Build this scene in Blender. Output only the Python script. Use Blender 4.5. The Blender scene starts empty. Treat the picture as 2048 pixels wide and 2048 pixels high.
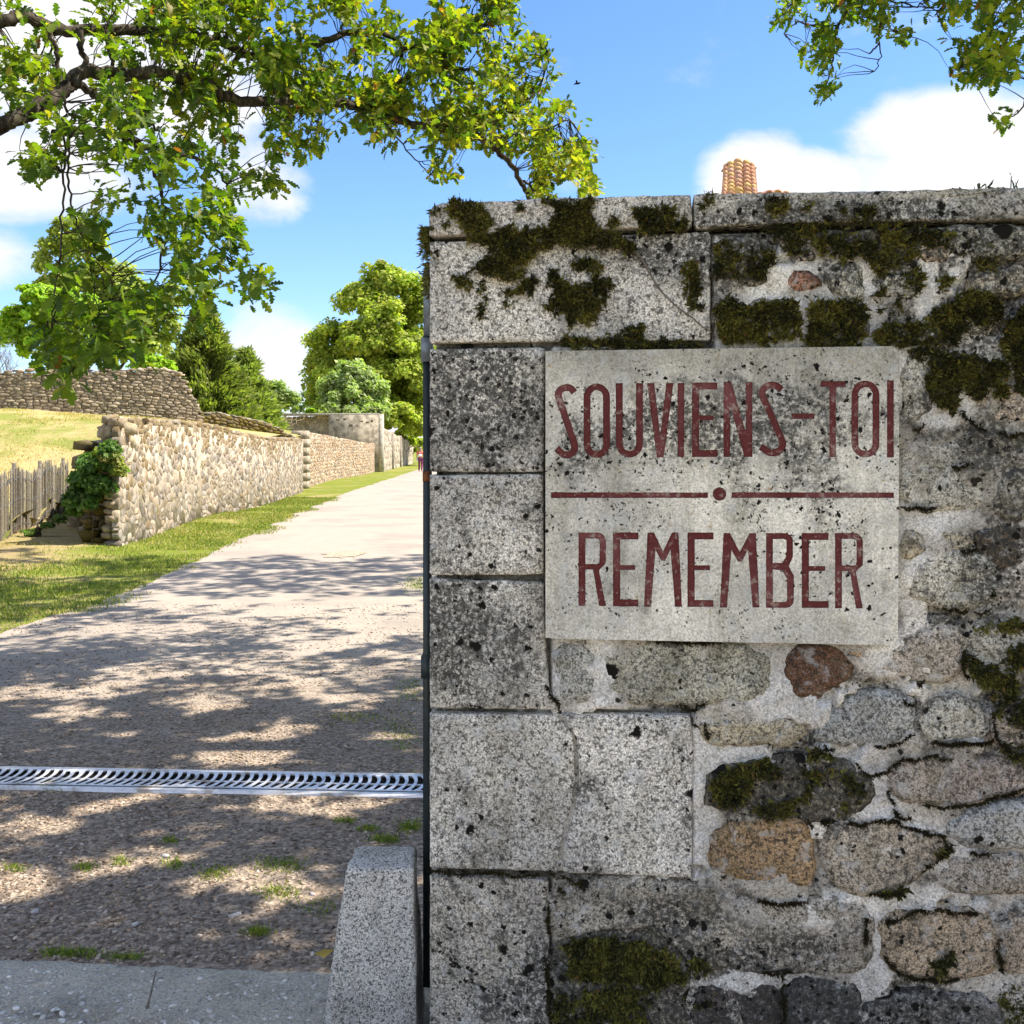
import bpy, bmesh, math, random
import numpy as np
from mathutils import Vector, Matrix, noise as mnoise
from mathutils.geometry import tessellate_polygon

random.seed(7)
rng = np.random.default_rng(7)
S = bpy.context.scene
C = S.collection

# ------------------------------------------------------------------ camera, sun, sky, exposure
F, CX, HY, EYE = 2048.0, 1024.0, 912.0, 1.6
cam_d = bpy.data.cameras.new('camera')
cam = bpy.data.objects.new('camera', cam_d); C.objects.link(cam)
cam.location = (0, 0, EYE); cam.rotation_euler = (math.radians(90), 0, 0)
cam_d.sensor_width = 36; cam_d.lens = 36; cam_d.shift_y = -(1024 - HY) / 2048
cam_d.clip_start = 0.05; cam_d.clip_end = 3000
S.camera = cam
SUN_EL, SUN_AZ = math.radians(56), math.radians(12)      # azimuth measured from +X (right) towards +Y (away)
sun_dir = Vector((math.cos(SUN_EL) * math.cos(SUN_AZ), math.cos(SUN_EL) * math.sin(SUN_AZ), math.sin(SUN_EL)))
sd = bpy.data.lights.new('sun', 'SUN'); sd.energy = 3.7; sd.angle = math.radians(0.5); sd.color = (1.0, 0.92, 0.79)
so = bpy.data.objects.new('sun', sd); C.objects.link(so)
so.rotation_euler = sun_dir.to_track_quat('Z', 'Y').to_euler()
so.location = (30, 10, 60)
S.view_settings.view_transform = 'Standard'; S.view_settings.look = 'None'
S.view_settings.exposure = 1.55; S.view_settings.gamma = 1.0
try: S.view_settings.use_curve_mapping = False
except Exception: pass


class NB:
    """small node-tree builder"""
    def __init__(s, nt):
        s.nt = nt; s.nt.nodes.clear()
    def n(s, t, **kw):
        nd = s.nt.nodes.new(t)
        for k, v in kw.items():
            setattr(nd, k, v)
        return nd
    def put(s, sock, v):
        if v is None: return
        if hasattr(v, 'is_output'): s.nt.links.new(v, sock)
        elif isinstance(v, (tuple, list)) and len(v) == 3 and sock.type == 'RGBA': sock.default_value = (*v, 1)
        else: sock.default_value = v
    def noise(s, vec, scale, detail=4, rough=.55, dist=0.0, color=False):
        nd = s.n('ShaderNodeTexNoise')
        s.put(nd.inputs['Vector'], vec); s.put(nd.inputs['Scale'], scale)
        s.put(nd.inputs['Detail'], detail); s.put(nd.inputs['Roughness'], rough); s.put(nd.inputs['Distortion'], dist)
        return nd.outputs['Color'] if color else nd.outputs['Fac']
    def vor(s, vec, scale, feature='F1'):
        nd = s.n('ShaderNodeTexVoronoi', feature=feature)
        s.put(nd.inputs['Vector'], vec); s.put(nd.inputs['Scale'], scale)
        return nd
    def math(s, op, a, b=None, c=None, clamp=False):
        nd = s.n('ShaderNodeMath', operation=op, use_clamp=clamp)
        s.put(nd.inputs[0], a)
        if b is not None: s.put(nd.inputs[1], b)
        if c is not None: s.put(nd.inputs[2], c)
        return nd.outputs[0]
    def mix(s, f, a, b, blend='MIX'):
        nd = s.n('ShaderNodeMix', data_type='RGBA', blend_type=blend)
        s.put(nd.inputs[0], f); s.put(nd.inputs[6], a); s.put(nd.inputs[7], b)
        return nd.outputs[2]
    def mr(s, v, a, b, c=0.0, d=1.0, smooth=True):
        nd = s.n('ShaderNodeMapRange', interpolation_type='SMOOTHSTEP' if smooth else 'LINEAR')
        for i, q in enumerate((v, a, b, c, d)): s.put(nd.inputs[i], q)
        return nd.outputs[0]
    def vadd(s, a, b, scale=None):
        nd = s.n('ShaderNodeVectorMath', operation='MULTIPLY_ADD')
        s.put(nd.inputs[0], a); s.put(nd.inputs[1], (scale,) * 3); s.put(nd.inputs[2], b)
        return nd.outputs[0]
    def vscale(s, a, v):
        nd = s.n('ShaderNodeVectorMath', operation='MULTIPLY'); s.put(nd.inputs[0], a); s.put(nd.inputs[1], v)
        return nd.outputs[0]
    def sep(s, v):
        nd = s.n('ShaderNodeSeparateXYZ'); s.put(nd.inputs[0], v); return nd.outputs
    def attr(s, name):
        return s.n('ShaderNodeAttribute', attribute_name=name)
    def pos(s):
        return s.n('ShaderNodeNewGeometry').outputs['Position']
    def bump(s, h, strength=.4, dist=.004):
        nd = s.n('ShaderNodeBump'); s.put(nd.inputs['Height'], h)
        s.put(nd.inputs['Strength'], strength); s.put(nd.inputs['Distance'], dist)
        return nd.outputs[0]
    def out(s, shader):
        o = s.n('ShaderNodeOutputMaterial'); s.nt.links.new(shader, o.inputs[0])
    def principled(s, color, rough=.85, normal=None, spec=.3, metal=0.0):
        p = s.n('ShaderNodeBsdfPrincipled')
        s.put(p.inputs['Base Color'], color); s.put(p.inputs['Roughness'], rough)
        s.put(p.inputs['Specular IOR Level'], spec); s.put(p.inputs['Metallic'], metal)
        if normal is not None: s.put(p.inputs['Normal'], normal)
        return p.outputs[0]


def new_mat(name):
    m = bpy.data.materials.new(name); m.use_nodes = True
    return m, NB(m.node_tree)


# sky: Nishita plus broken fair-weather clouds, thickened out of view for whiter fill light
world = bpy.data.worlds.new('World'); S.world = world; world.use_nodes = True
b = NB(world.node_tree)
sky = b.n('ShaderNodeTexSky', sky_type='NISHITA', sun_disc=False, sun_elevation=SUN_EL)
sky.sun_rotation = math.pi / 2 - SUN_AZ
sky.altitude = 150; sky.air_density = 1.0; sky.dust_density = 0.35; sky.ozone_density = 2.0
d = b.n('ShaderNodeTexCoord').outputs['Generated']
sx, sy, sz = b.sep(d)
az = b.math('ARCTAN2', sx, sy); el = b.math('ARCSINE', sz)
nz = b.noise(b.vscale(d, (1, 1, 1.7)), 7.0, 9, .58, .25)
nz2 = b.noise(d, 3.0, 6, .6)
def ell(a0, e0, ra, re, amp=1.0):
    q = b.math('ADD', b.math('POWER', b.math('ABSOLUTE', b.math('DIVIDE', b.math('SUBTRACT', az, a0), ra)), 2.0),
               b.math('POWER', b.math('ABSOLUTE', b.math('DIVIDE', b.math('SUBTRACT', el, e0), re)), 2.0))
    return b.math('MULTIPLY', b.math('SUBTRACT', 1.0, q, clamp=True), amp)
CLOUDS = [(.42, .235, .19, .075), (.235, .255, .07, .055, .9), (.29, .235, .10, .06, .95), (.40, .285, .12, .045), (.52, .36, .10, .05, .6), (.25, .225, .06, .02, .7), (.05, .262, .08, .016, .25),
          (-.24, .255, .075, .055, .75), (-.52, .25, .22, .06), (-.44, .36, .20, .14, .9), (-.56, .17, .18, .04, .9), (-.30, .33, .12, .08, .7),
          (-.235, .10, .07, .06, .85), (-.20, .07, .16, .03, .5), (.30, .45, .06, .02, .25), (.10, .44, .05, .018, .3), (-.05, .02, .5, .05, .5)]
tot = None
for cl in CLOUDS:
    e = ell(*cl); tot = e if tot is None else b.math('MAXIMUM', tot, e)
away = b.mr(b.math('ABSOLUTE', az), .62, .95)
gen = b.math('MULTIPLY', away, b.mr(nz2, .40, .62, 0, 1.0))  # unseen cloud cover, raised to whiten and brighten the fill
tot = b.math('MAXIMUM', tot, gen)
fac = b.mr(b.math('ADD', tot, b.math('MULTIPLY', b.math('SUBTRACT', nz, .5), 1.7)), .18, .72)
shade = b.mr(b.math('ADD', b.noise(d, 11, 6, .6), b.math('MULTIPLY', tot, .25)), .35, .85)
cloudcol = b.mix(shade, (2.7, 2.9, 3.4), (3.5, 3.48, 3.48))
hs = b.n('ShaderNodeHueSaturation'); hs.inputs['Saturation'].default_value = 1.16; hs.inputs['Value'].default_value = .72
b.put(hs.inputs['Color'], sky.outputs[0])
skycol = b.mix(1.0, hs.outputs[0], (.90, .95, 1.10), 'MULTIPLY')
bg = b.n('ShaderNodeBackground'); b.put(bg.inputs[0], b.mix(fac, skycol, cloudcol)); bg.inputs[1].default_value = .11
wo = b.n('ShaderNodeOutputWorld'); b.nt.links.new(bg.outputs[0], wo.inputs[0])

# ------------------------------------------------------------------ helpers
def W(sx, sy, Y):
    """point at distance Y seen in the direction of photograph pixel (sx, sy)"""
    return np.array([(sx - CX) / F * Y, Y, EYE + (HY - sy) / F * Y])

def gz(x, y):
    return 0.009 * np.maximum(0, np.asarray(y, float) - 12.0)

def G(sx, sy, lift=0.0):
    p = sy - HY; Y = 10.0
    for _ in range(40): Y = (EYE - gz(0, Y) - lift) * F / p
    return np.array([(sx - CX) / F * Y, Y, float(gz(0, Y)) + lift])

def tag(o, label=None, cat=None, group=None, kind=None):
    if label: o['label'] = label
    if cat: o['category'] = cat
    if group: o['group'] = group
    if kind: o['kind'] = kind
    return o

def empty(name, loc, label, cat, group=None):
    o = bpy.data.objects.new(name, None); C.objects.link(o); o.location = tuple(loc); o.empty_display_size = .1
    return tag(o, label, cat, group)

def mesh_np(name, V, faces, mats=None, tint=None, smooth=False):
    """mesh datablock from arrays; faces = list of index arrays of equal width (n,3)/(n,4), or one such array"""
    me = bpy.data.meshes.new(name)
    V = np.asarray(V, np.float32).reshape(-1, 3)
    if isinstance(faces, np.ndarray): faces = [faces]
    faces = [np.asarray(f, np.int32) for f in faces if len(f)]
    me.vertices.add(len(V)); me.vertices.foreach_set('co', V.ravel())
    nl = sum(f.size for f in faces); npoly = sum(len(f) for f in faces)
    me.loops.add(nl); me.polygons.add(npoly)
    if npoly:
        me.loops.foreach_set('vertex_index', np.concatenate([f.ravel() for f in faces]))
        tot = np.concatenate([np.full(len(f), f.shape[1], np.int32) for f in faces])
        me.polygons.foreach_set('loop_start', np.concatenate([[0], np.cumsum(tot)[:-1]]).astype(np.int32))
        if smooth: me.polygons.foreach_set('use_smooth', np.ones(npoly, bool))
    if tint is not None:
        a = me.color_attributes.new('tint', 'FLOAT_COLOR', 'POINT')
        t = np.asarray(tint, np.float32)
        if t.ndim == 1: t = np.tile(t, (len(V), 1))
        a.data.foreach_set('color', t.ravel())
    me.update(calc_edges=True); me.validate()
    for m in ([] if mats is None else mats if isinstance(mats, (list, tuple)) else [mats]): me.materials.append(m)
    return me

def obj(name, me, parent=None, loc=None):
    o = bpy.data.objects.new(name, me); C.objects.link(o)
    if parent is not None:
        o.parent = parent
        o.matrix_parent_inverse = Matrix.Translation(-Vector(parent.location)) if parent.type == 'EMPTY' or parent.location.length else Matrix()
    if loc is not None: o.location = tuple(loc)
    return o

class MB:
    """collects vertices and faces of simple shapes into one mesh"""
    def __init__(s): s.v = []; s.f3 = []; s.f4 = []; s.t = []; s.n = 0
    def add(s, V, f3=None, f4=None, tint=None):
        V = np.asarray(V, float).reshape(-1, 3)
        if f3 is not None and len(f3): s.f3.append(np.asarray(f3, int) + s.n)
        if f4 is not None and len(f4): s.f4.append(np.asarray(f4, int) + s.n)
        s.v.append(V); s.n += len(V)
        if tint is not None:
            t = np.asarray(tint, float); s.t.append(np.tile(t, (len(V), 1)) if t.ndim == 1 else t)
        return s
    def box(s, lo, hi, M=None, tint=None):
        x0, y0, z0 = lo; x1, y1, z1 = hi
        V = np.array([(x0,y0,z0),(x1,y0,z0),(x1,y1,z0),(x0,y1,z0),(x0,y0,z1),(x1,y0,z1),(x1,y1,z1),(x0,y1,z1)], float)
        if M is not None: V = V @ np.array(M.to_3x3()).T + np.array(M.translation)
        return s.add(V, None, [(0,3,2,1),(4,5,6,7),(0,1,5,4),(1,2,6,5),(2,3,7,6),(3,0,4,7)], tint)
    def tube(s, P, R, n=6, tint=None, cap=True):
        P = np.asarray(P, float); R = np.broadcast_to(np.asarray(R, float), (len(P),))
        T = np.gradient(P, axis=0); T /= np.linalg.norm(T, axis=1)[:, None] + 1e-9
        ref = np.array([.31, .2, .93]); 
        A = np.cross(T, ref); A /= np.linalg.norm(A, axis=1)[:, None] + 1e-9
        B = np.cross(T, A)
        ang = np.arange(n) * 2 * math.pi / n
        V = (P[:, None] + R[:, None, None] * (A[:, None] * np.cos(ang)[None, :, None] + B[:, None] * np.sin(ang)[None, :, None])).reshape(-1, 3)
        i = np.arange(len(P) - 1)[:, None] * n; j = np.arange(n)[None]; k = (j + 1) % n
        f4 = np.stack([i + j, i + k, i + n + k, i + n + j], -1).reshape(-1, 4)
        f3 = []
        if cap:
            m = len(V); V = np.vstack([V, P[:1], P[-1:]])
            l0 = (len(P) - 1) * n
            f3 = [(m, (q + 1) % n, q) for q in range(n)] + [(m + 1, l0 + q, l0 + (q + 1) % n) for q in range(n)]
        return s.add(V, f3, f4, tint)
    def mesh(s, name, mats=None, smooth=False):
        return mesh_np(name, np.vstack(s.v), [np.vstack(q) for q in (s.f3, s.f4) if q], mats, np.vstack(s.t) if s.t else None, smooth)

def fbm(P, scale, octv=4, seed=0.0):
    """value in about -1..1 for each point"""
    o = Vector((seed * 13.1, seed * 7.7, seed * 3.3))
    return np.array([mnoise.fractal(Vector(p) * scale + o, 1.0, 2.0, octv) for p in P])

def vnoise2(x, y, scale, seed=0):
    """fast vectorised 2-D value noise, 0..1"""
    x = np.asarray(x) * scale; y = np.asarray(y) * scale
    xi = np.floor(x).astype(np.int64); yi = np.floor(y).astype(np.int64); fx = x - xi; fy = y - yi
    def h(a, c):
        q = (a * 374761393 + c * 668265263 + seed * 982451653) & 0x7fffffff
        q = ((q ^ (q >> 13)) * 1274126177) & 0x7fffffff
        return ((q ^ (q >> 16)) & 0xffff) / 65535.0
    fx = fx * fx * (3 - 2 * fx); fy = fy * fy * (3 - 2 * fy)
    return (h(xi, yi) * (1 - fx) + h(xi + 1, yi) * fx) * (1 - fy) + (h(xi, yi + 1) * (1 - fx) + h(xi + 1, yi + 1) * fx) * fy

def fn2(x, y, scale, seed=0, octv=4):
    t = 0; a = .5; n = 0
    for o in range(octv):
        t = t + a * vnoise2(x, y, scale * 2 ** o, seed + o); n += a; a *= .5
    return t / n

def inside(poly, X, Y):
    poly = np.asarray(poly, float); r = np.zeros(np.shape(X), bool)
    x0, y0 = poly[-1]
    for x1, y1 in poly:
        c = ((y1 > Y) != (y0 > Y)); 
        with np.errstate(divide='ignore', invalid='ignore'):
            c &= X < (x0 - x1) * (Y - y1) / (y0 - y1 + 1e-12) + x1
        r ^= c; x0, y0 = x1, y1
    return r

def rot_from(z, up=None):
    """rotation matrices (n,3,3) whose third column is z"""
    z = z / (np.linalg.norm(z, axis=1)[:, None] + 1e-9)
    a = rng.normal(size=z.shape) if up is None else up
    x = a - (a * z).sum(1)[:, None] * z; x /= np.linalg.norm(x, axis=1)[:, None] + 1e-9
    y = np.cross(z, x)
    return np.stack([x, y, z], -1)

def instance(TV, TF, pos, R, sc, tint):
    """many copies of a small template baked into arrays"""
    n = len(pos); m = len(TV)
    sc = np.asarray(sc, float)
    loc = TV[None] * (sc[:, None, None] if sc.ndim == 1 else sc[:, None, :])
    V = np.einsum('nij,nmj->nmi', R, loc) + pos[:, None]
    Fc = (TF[None] + (np.arange(n) * m)[:, None, None]).reshape(-1, TF.shape[1])
    return V.reshape(-1, 3), Fc, np.repeat(tint, m, axis=0)

# ------------------------------------------------------------------ materials
def mat_stone(name, grain=1.0, gs=1.0, speck=1.0, lichen=1.0, spot_scale=1.0, olive=.35, bump=.5, orange=0.0, far=False, zone0=.37, big=1.0):
    """granite / limestone with lichen: attribute 'tint' gives colour (rgb) and how much dark growth it carries (alpha)"""
    m, b = new_mat(name)
    a = b.attr('tint'); col, amt = a.outputs['Color'], a.outputs['Alpha']
    p = b.pos()
    wob = b.noise(p, 46, 5, .7, color=True)
    pw = b.vadd(wob, p, .034)
    g1 = b.noise(p, 210 * gs, 3, .7); g2 = b.noise(p, 95 * gs, 4, .7); g3 = b.noise(p, 14 if not far else 2.2, 5, .65)
    c = b.mix(b.mr(g1, .38, .62), b.mix(1, col, (1 - .55 * grain,) * 3, 'MULTIPLY'), b.mix(1, col, (1 + .42 * grain,) * 3, 'MULTIPLY'))
    g5 = b.noise(p, 3.2, 5, .6); g6 = b.noise(p, 8.5, 5, .62)
    c = b.mix(b.mr(g5, .36, .66), b.mix(1, c, (.72, .72, .72), 'MULTIPLY'), b.mix(1, c, (1.14, 1.13, 1.10), 'MULTIPLY'))
    c = b.mix(b.mr(g6, .50, .68, 0, .40), c, b.mix(1, c, (.62, .60, .52), 'MULTIPLY'))
    c = b.mix(b.mr(g2, .50, .60, 0, .80 * speck), c, (.035, .035, .032))
    c = b.mix(b.mr(g2, .40, .28, 0, .5 * speck), c, (.66, .66, .64))
    c = b.mix(b.mr(g3, .42, .72, 0, olive), c, (.15, .14, .085))                              # greenish weathering
    if orange: c = b.mix(b.mr(b.noise(p, 42, 4, .6), .66, .72, 0, orange), c, (.42, .27, .06))
    stk = b.noise(b.vscale(p, (1, 1, .16)), 13, 5, .65)
    c = b.mix(b.mr(stk, .50, .68, 0, .42 * lichen), c, b.mix(1, c, (.50, .48, .41), 'MULTIPLY'))                     # run-off streaks
    pale = b.noise(p, 26, 5, .65, .3)
    c = b.mix(b.mr(pale, .54, .66, 0, .42), c, (.58, .60, .59))                                 # crustose pale lichen
    g4 = b.noise(p, 5.5, 6, .66)
    film = b.math('MULTIPLY', b.mr(b.math('ADD', g4, b.math('MULTIPLY', b.math('SUBTRACT', amt, .5), .70)), .44, .62), .88 * lichen)
    film = b.math('MULTIPLY', film, b.mr(b.noise(p, 75, 5, .78), .40, .55))
    c = b.mix(film, c, (.042, .042, .038))                                                      # dark film
    for sc, r0, w in ((34, .40, 1.0), (15, .36 * big, 1.0), (70, .46, .95)):
        v = b.vor(pw, sc * spot_scale); rc = b.sep(v.outputs['Color'])[0]
        zone = b.mr(b.math('ADD', b.noise(p, sc * .16, 4, .6), b.math('MULTIPLY', b.math('SUBTRACT', amt, .5), .55)), zone0, zone0 + .23)
        rad = b.math('MULTIPLY', b.math('MULTIPLY', b.mr(rc, .35 if sc != 15 else .62, 1.0, 0, 1), zone), r0)
        f = b.mr(b.math('SUBTRACT', v.outputs['Distance'], rad), -.06, .02, w * lichen, 0)
        c = b.mix(f, c, (.014, .013, .011))                                                     # black lichen spots
    h = b.math('ADD', b.math('MULTIPLY', g1, .35), b.math('ADD', b.math('MULTIPLY', g2, .5), b.math('MULTIPLY', g3, .9)))
    b.out(b.principled(c, .94, b.bump(h, bump, .006 if not far else .04), .06))
    return m

M_granite = mat_stone('granite')
M_plaque = mat_stone('plaque_stone', grain=.45, speck=.30, zone0=.30, big=.6, lichen=1.0, spot_scale=1.7, olive=.25, bump=.3, orange=.75)
M_mortar = mat_stone('lime_mortar', grain=.55, speck=.5, zone0=.34, lichen=.95, spot_scale=1.4, olive=.08, bump=.6)
M_bollard = mat_stone('bollard_granite', grain=1.0, gs=1.7, speck=1.1, lichen=.25, olive=.12, bump=.35)

def mat_field(name, moss=.5, mosscol=(.19, .12, .02)):
    m, b = new_mat(name)
    a = b.attr('tint'); p = b.pos()
    g = b.noise(p, 9, 6, .65); g2 = b.noise(p, 40, 3, .6)
    c = b.mix(b.mr(g, .35, .68), b.mix(1, a.outputs['Color'], (.66, .64, .6), 'MULTIPLY'), b.mix(1, a.outputs['Color'], (1.22,) * 3, 'MULTIPLY'))
    c = b.mix(b.mr(g2, .55, .7, 0, .35), c, (.07, .06, .05))
    k = b.math('ADD', b.noise(p, 1.1, 5, .7), b.math('MULTIPLY', b.math('SUBTRACT', a.outputs['Alpha'], .5), .5))
    c = b.mix(b.mr(k, .56, .72, 0, moss), c, mosscol)
    c = b.mix(b.mr(b.noise(p, 3.3, 5, .7), .62, .74, 0, .5 * moss), c, (.10, .10, .03))
    b.out(b.principled(c, .95, b.bump(b.math('ADD', g, b.math('MULTIPLY', g2, .3)), .6, .03), .1))
    return m
M_field = mat_field('field_stone'); M_field_moss = mat_field('mossy_field_stone', .95, (.13, .10, .025))

def mat_simple(name, col, rough=.6, spec=.4, metal=0., nscale=20, var=.35, bump=.2, bdist=.002, tint=False):
    m, b = new_mat(name); p = b.pos()
    base = b.attr('tint').outputs['Color'] if tint else col
    g = b.noise(p, nscale, 5, .6)
    c = b.mix(b.mr(g, .3, .7), b.mix(1, base, (1 - var,) * 3, 'MULTIPLY'), b.mix(1, base, (1 + var,) * 3, 'MULTIPLY'))
    b.out(b.principled(c, rough, b.bump(g, bump, bdist), spec, metal))
    return m

def mat_leaf(name, trans=.45, rough=.5, gain=1.0, tcol=(1.5, 1.25, .32)):
    """colour from 'tint'; light passes through the blade"""
    m, b = new_mat(name)
    col = b.attr('tint').outputs['Color']
    if gain != 1: col = b.mix(1, col, (gain,) * 3, 'MULTIPLY')
    p = b.n('ShaderNodeBsdfPrincipled'); b.put(p.inputs['Base Color'], col); p.inputs['Roughness'].default_value = rough
    p.inputs['Specular IOR Level'].default_value = .35
    t = b.n('ShaderNodeBsdfTranslucent'); b.put(t.inputs[0], b.mix(1, col, tcol, 'MULTIPLY'))
    mx = b.n('ShaderNodeMixShader'); mx.inputs[0].default_value = trans
    b.nt.links.new(p.outputs[0], mx.inputs[1]); b.nt.links.new(t.outputs[0], mx.inputs[2])
    b.out(mx.outputs[0]); return m
M_leaf = mat_leaf('oak_leaf', .58, gain=1.12, tcol=(1.12, 1.30, .26)); M_tree = mat_leaf('tree_foliage', .50, .6, gain=2.1, tcol=(1.05, 1.3, .35)); M_grass = mat_leaf('grass_blade', .35, .6, gain=1.55, tcol=(1.2, 1.2, .4))
M_moss = mat_leaf('moss', .18, .9, tcol=(1.2, 1.1, .5))

def mat_bark(name):
    m, b = new_mat(name); p = b.pos()
    g = b.noise(b.vscale(p, (1, 1, .35)), 34, 6, .7); l = b.noise(p, 9, 5, .6)
    c = b.mix(b.mr(g, .35, .68), (.022, .018, .014), (.11, .092, .072))
    c = b.mix(b.mr(l, .56, .7, 0, .55), c, (.13, .13, .085))
    b.out(b.principled(c, .95, b.bump(g, .8, .012), .1)); return m
M_bark = mat_bark('bark')

def mat_road():
    m, b = new_mat('road_surface'); p = b.pos(); X, Y, Z = b.sep(p)
    far = b.noise(p, 3.0, 6, .65); f2 = b.noise(p, 60, 4, .7); f3 = b.noise(p, .7, 4, .6)
    asph = b.mix(b.mr(f2, .35, .65), (.29, .247, .210), (.40, .345, .295))
    asph = b.mix(b.mr(far, .42, .7, 0, .5), asph, (.40, .345, .285))
    asph = b.mix(b.mr(f3, .46, .66, 0, .55), asph, (.245, .215, .19))
    v = b.vor(p, 55); ch = b.mr(b.sep(v.outputs['Color'])[0], 0, 1, .5, 1.25, False)
    grav = b.mix(1, b.mix(b.mr(f2, .4, .6), (.215, .170, .132), (.38, .305, .240)), ch, 'MULTIPLY')
    nn = b.noise(p, 1.6, 5, .65)
    k = b.mr(b.math('SUBTRACT', Y, b.math('MULTIPLY', nn, 5.0)), 3.0, 6.0)
    c = b.mix(k, grav, asph)
    dirt = b.mr(b.noise(p, 2.2, 6, .7), .56, .70, 0, .75)
    c = b.mix(b.math('MULTIPLY', dirt, b.math('SUBTRACT', 1.0, b.math('MULTIPLY', k, .75))), c, (.36, .265, .18))
    h = b.math('ADD', b.math('MULTIPLY', v.outputs['Distance'], b.math('SUBTRACT', 1.0, k)), b.math('MULTIPLY', f2, .6))
    b.out(b.principled(c, .95, b.bump(h, .7, .012), .12)); return m
M_road = mat_road()

def mat_ground(name, green, straw, soil, bias=0.5, xgrad=False):
    m, b = new_mat(name); p = b.pos(); X, Y, Z = b.sep(p)
    n1 = b.noise(p, .55, 6, .65); n2 = b.noise(p, 4.5, 5, .7); n3 = b.noise(p, 26, 4, .7)
    f = n1
    if xgrad: f = b.math('ADD', n1, b.mr(b.math('ADD', X, b.math('MULTIPLY', Y, .09)), -4.2, -6.6, 0, .30))
    c = b.mix(b.mr(f, bias - .10, bias + .12), green, straw)
    c = b.mix(b.mr(b.math('ADD', n2, b.math('MULTIPLY', f, .3)), .66, .84, 0, .75), c, soil)
    c = b.mix(b.mr(n3, .35, .7, .0, .55), c, b.mix(1, c, (.50, .52, .42), 'MULTIPLY'))
    b.out(b.principled(c, .95, b.bump(b.math('ADD', n3, n2), .8, .05), .05)); return m
M_verge = mat_ground('verge_turf', (.20, .24, .036), (.42, .34, .15), (.36, .27, .17), .60, True)
M_hill = mat_ground('dry_turf', (.27, .29, .075), (.52, .42, .20), (.44, .30, .17), .50)

def mat_galv():
    m, b = new_mat('galvanised_steel'); p = b.pos()
    g = b.noise(p, 35, 5, .6); d = b.noise(p, 6, 6, .7)
    c = b.mix(b.mr(g, .3, .7), (.66, .66, .69), (.82, .82, .84))
    k = b.mr(d, .50, .66, 0, .8)
    c = b.mix(k, c, (.30, .24, .18))
    b.out(b.principled(c, b.mr(d, .5, .66, .42, .85), b.bump(g, .12, .001), .5, b.mr(d, .5, .66, .45, .05))); return m
M_galv = mat_galv()
M_dark = mat_simple('drain_channel', (.018, .014, .011), .9, .1)
M_paint = mat_simple('gate_paint', (.020, .032, .034), .42, .5, 0, 50, .25, .15)
M_rust = mat_simple('rusty_steel', (.12, .115, .11), .6, .4, .2, 60, .4, .3)
def mat_letter():
    m, b = new_mat('red_letter_paint'); p = b.pos()
    g = b.noise(p, 120, 4, .65); w = b.noise(p, 7, 4, .6); f = b.noise(p, 60, 5, .75)
    c = b.mix(b.mr(g, .3, .7), (.095, .013, .012), (.155, .023, .020))
    c = b.mix(b.mr(w, .45, .68, 0, .55), c, (.25, .085, .085))
    c = b.mix(b.mr(b.math('ADD', f, b.math('MULTIPLY', w, .35)), .72, .84, 0, .7), c, (.42, .34, .28))
    c = b.mix(b.mr(f, .36, .28, 0, .7), c, (.035, .015, .012))
    b.out(b.principled(c, .55, b.bump(g, 1.0, .005), .35)); return m
M_letter = mat_letter()
M_pale = mat_simple('weathered_chestnut', (.2, .17, .13), .9, .15, 0, 30, .35, .5, .004, tint=True)
M_wire = mat_simple('wire', (.30, .31, .32), .5, .5, .6)
M_slab = mat_simple('x', (.4, .4, .4))
M_terra = mat_simple('terracotta', (.5, .2, .1), .85, .15, 0, 14, .35, .4, .01, tint=True)
M_cloth = mat_simple('cloth', (.5, .5, .5), .9, .1, 0, 30, .08, .1, tint=True)
M_core = mat_simple('rubble_core', (.38, .32, .245), .95, .05, 0, 6, .35, .8, .03)
M_core_d = mat_simple('dark_joint', (.07, .058, .045), .95, .05, 0, 6, .35, .8, .03)
M_gravel = mat_simple('gravel_stone', (.3, .28, .25), .9, .15, 0, 60, .3, .4, .003, tint=True)
M_render = mat_simple('grey_render', (.29, .255, .20), .95, .05, 0, 2.6, .45, .3, .02)
# ------------------------------------------------------------------ ground, road, hill
def grid_mesh(name, xs, ys, zf, mat, keep=None, tint=None):
    X, Y = np.meshgrid(xs, ys); Z = zf(X, Y)
    V = np.stack([X, Y, Z], -1).reshape(-1, 3)
    ny, nx = X.shape
    i = (np.arange(ny - 1)[:, None] * nx + np.arange(nx - 1)[None]).ravel()
    f = np.stack([i, i + 1, i + nx + 1, i + nx], -1)
    if keep is not None:
        c = V[f].mean(1); f = f[keep(c)]
        used = np.unique(f); re = np.full(len(V), -1); re[used] = np.arange(len(used)); V = V[used]; f = re[f]
    return mesh_np(name, V, f, mat, smooth=True)

xs = np.concatenate([np.linspace(-900, -60, 15), np.linspace(-50, -16, 18), np.arange(-15, 6, .25), np.linspace(7, 60, 20), np.linspace(80, 900, 12)])
ys = np.concatenate([np.linspace(-200, -6, 10), np.arange(-5, 30, .25), np.arange(31, 120, 1.5), np.linspace(125, 1800, 30)])
def ground_z(X, Y):
    z = gz(X, Y) + .05 * (fn2(X, Y, .6, 3) - .5) * (X < -4.2)
    bank = np.clip((-X - 6.0) / 3.0, 0, 1) * np.clip((Y - 14) / 8, 0, 1) * (X > -14) * (Y < 26)
    z = z + .16 * bank
    hump = .12 * np.exp(-(((X + 7.6) / 1.2) ** 2 + ((Y - 16.6) / 1.6) ** 2))
    return z + hump - .012
ground = obj('ground', grid_mesh('ground', xs, ys, ground_z, M_verge)); tag(ground, kind='structure')

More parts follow.
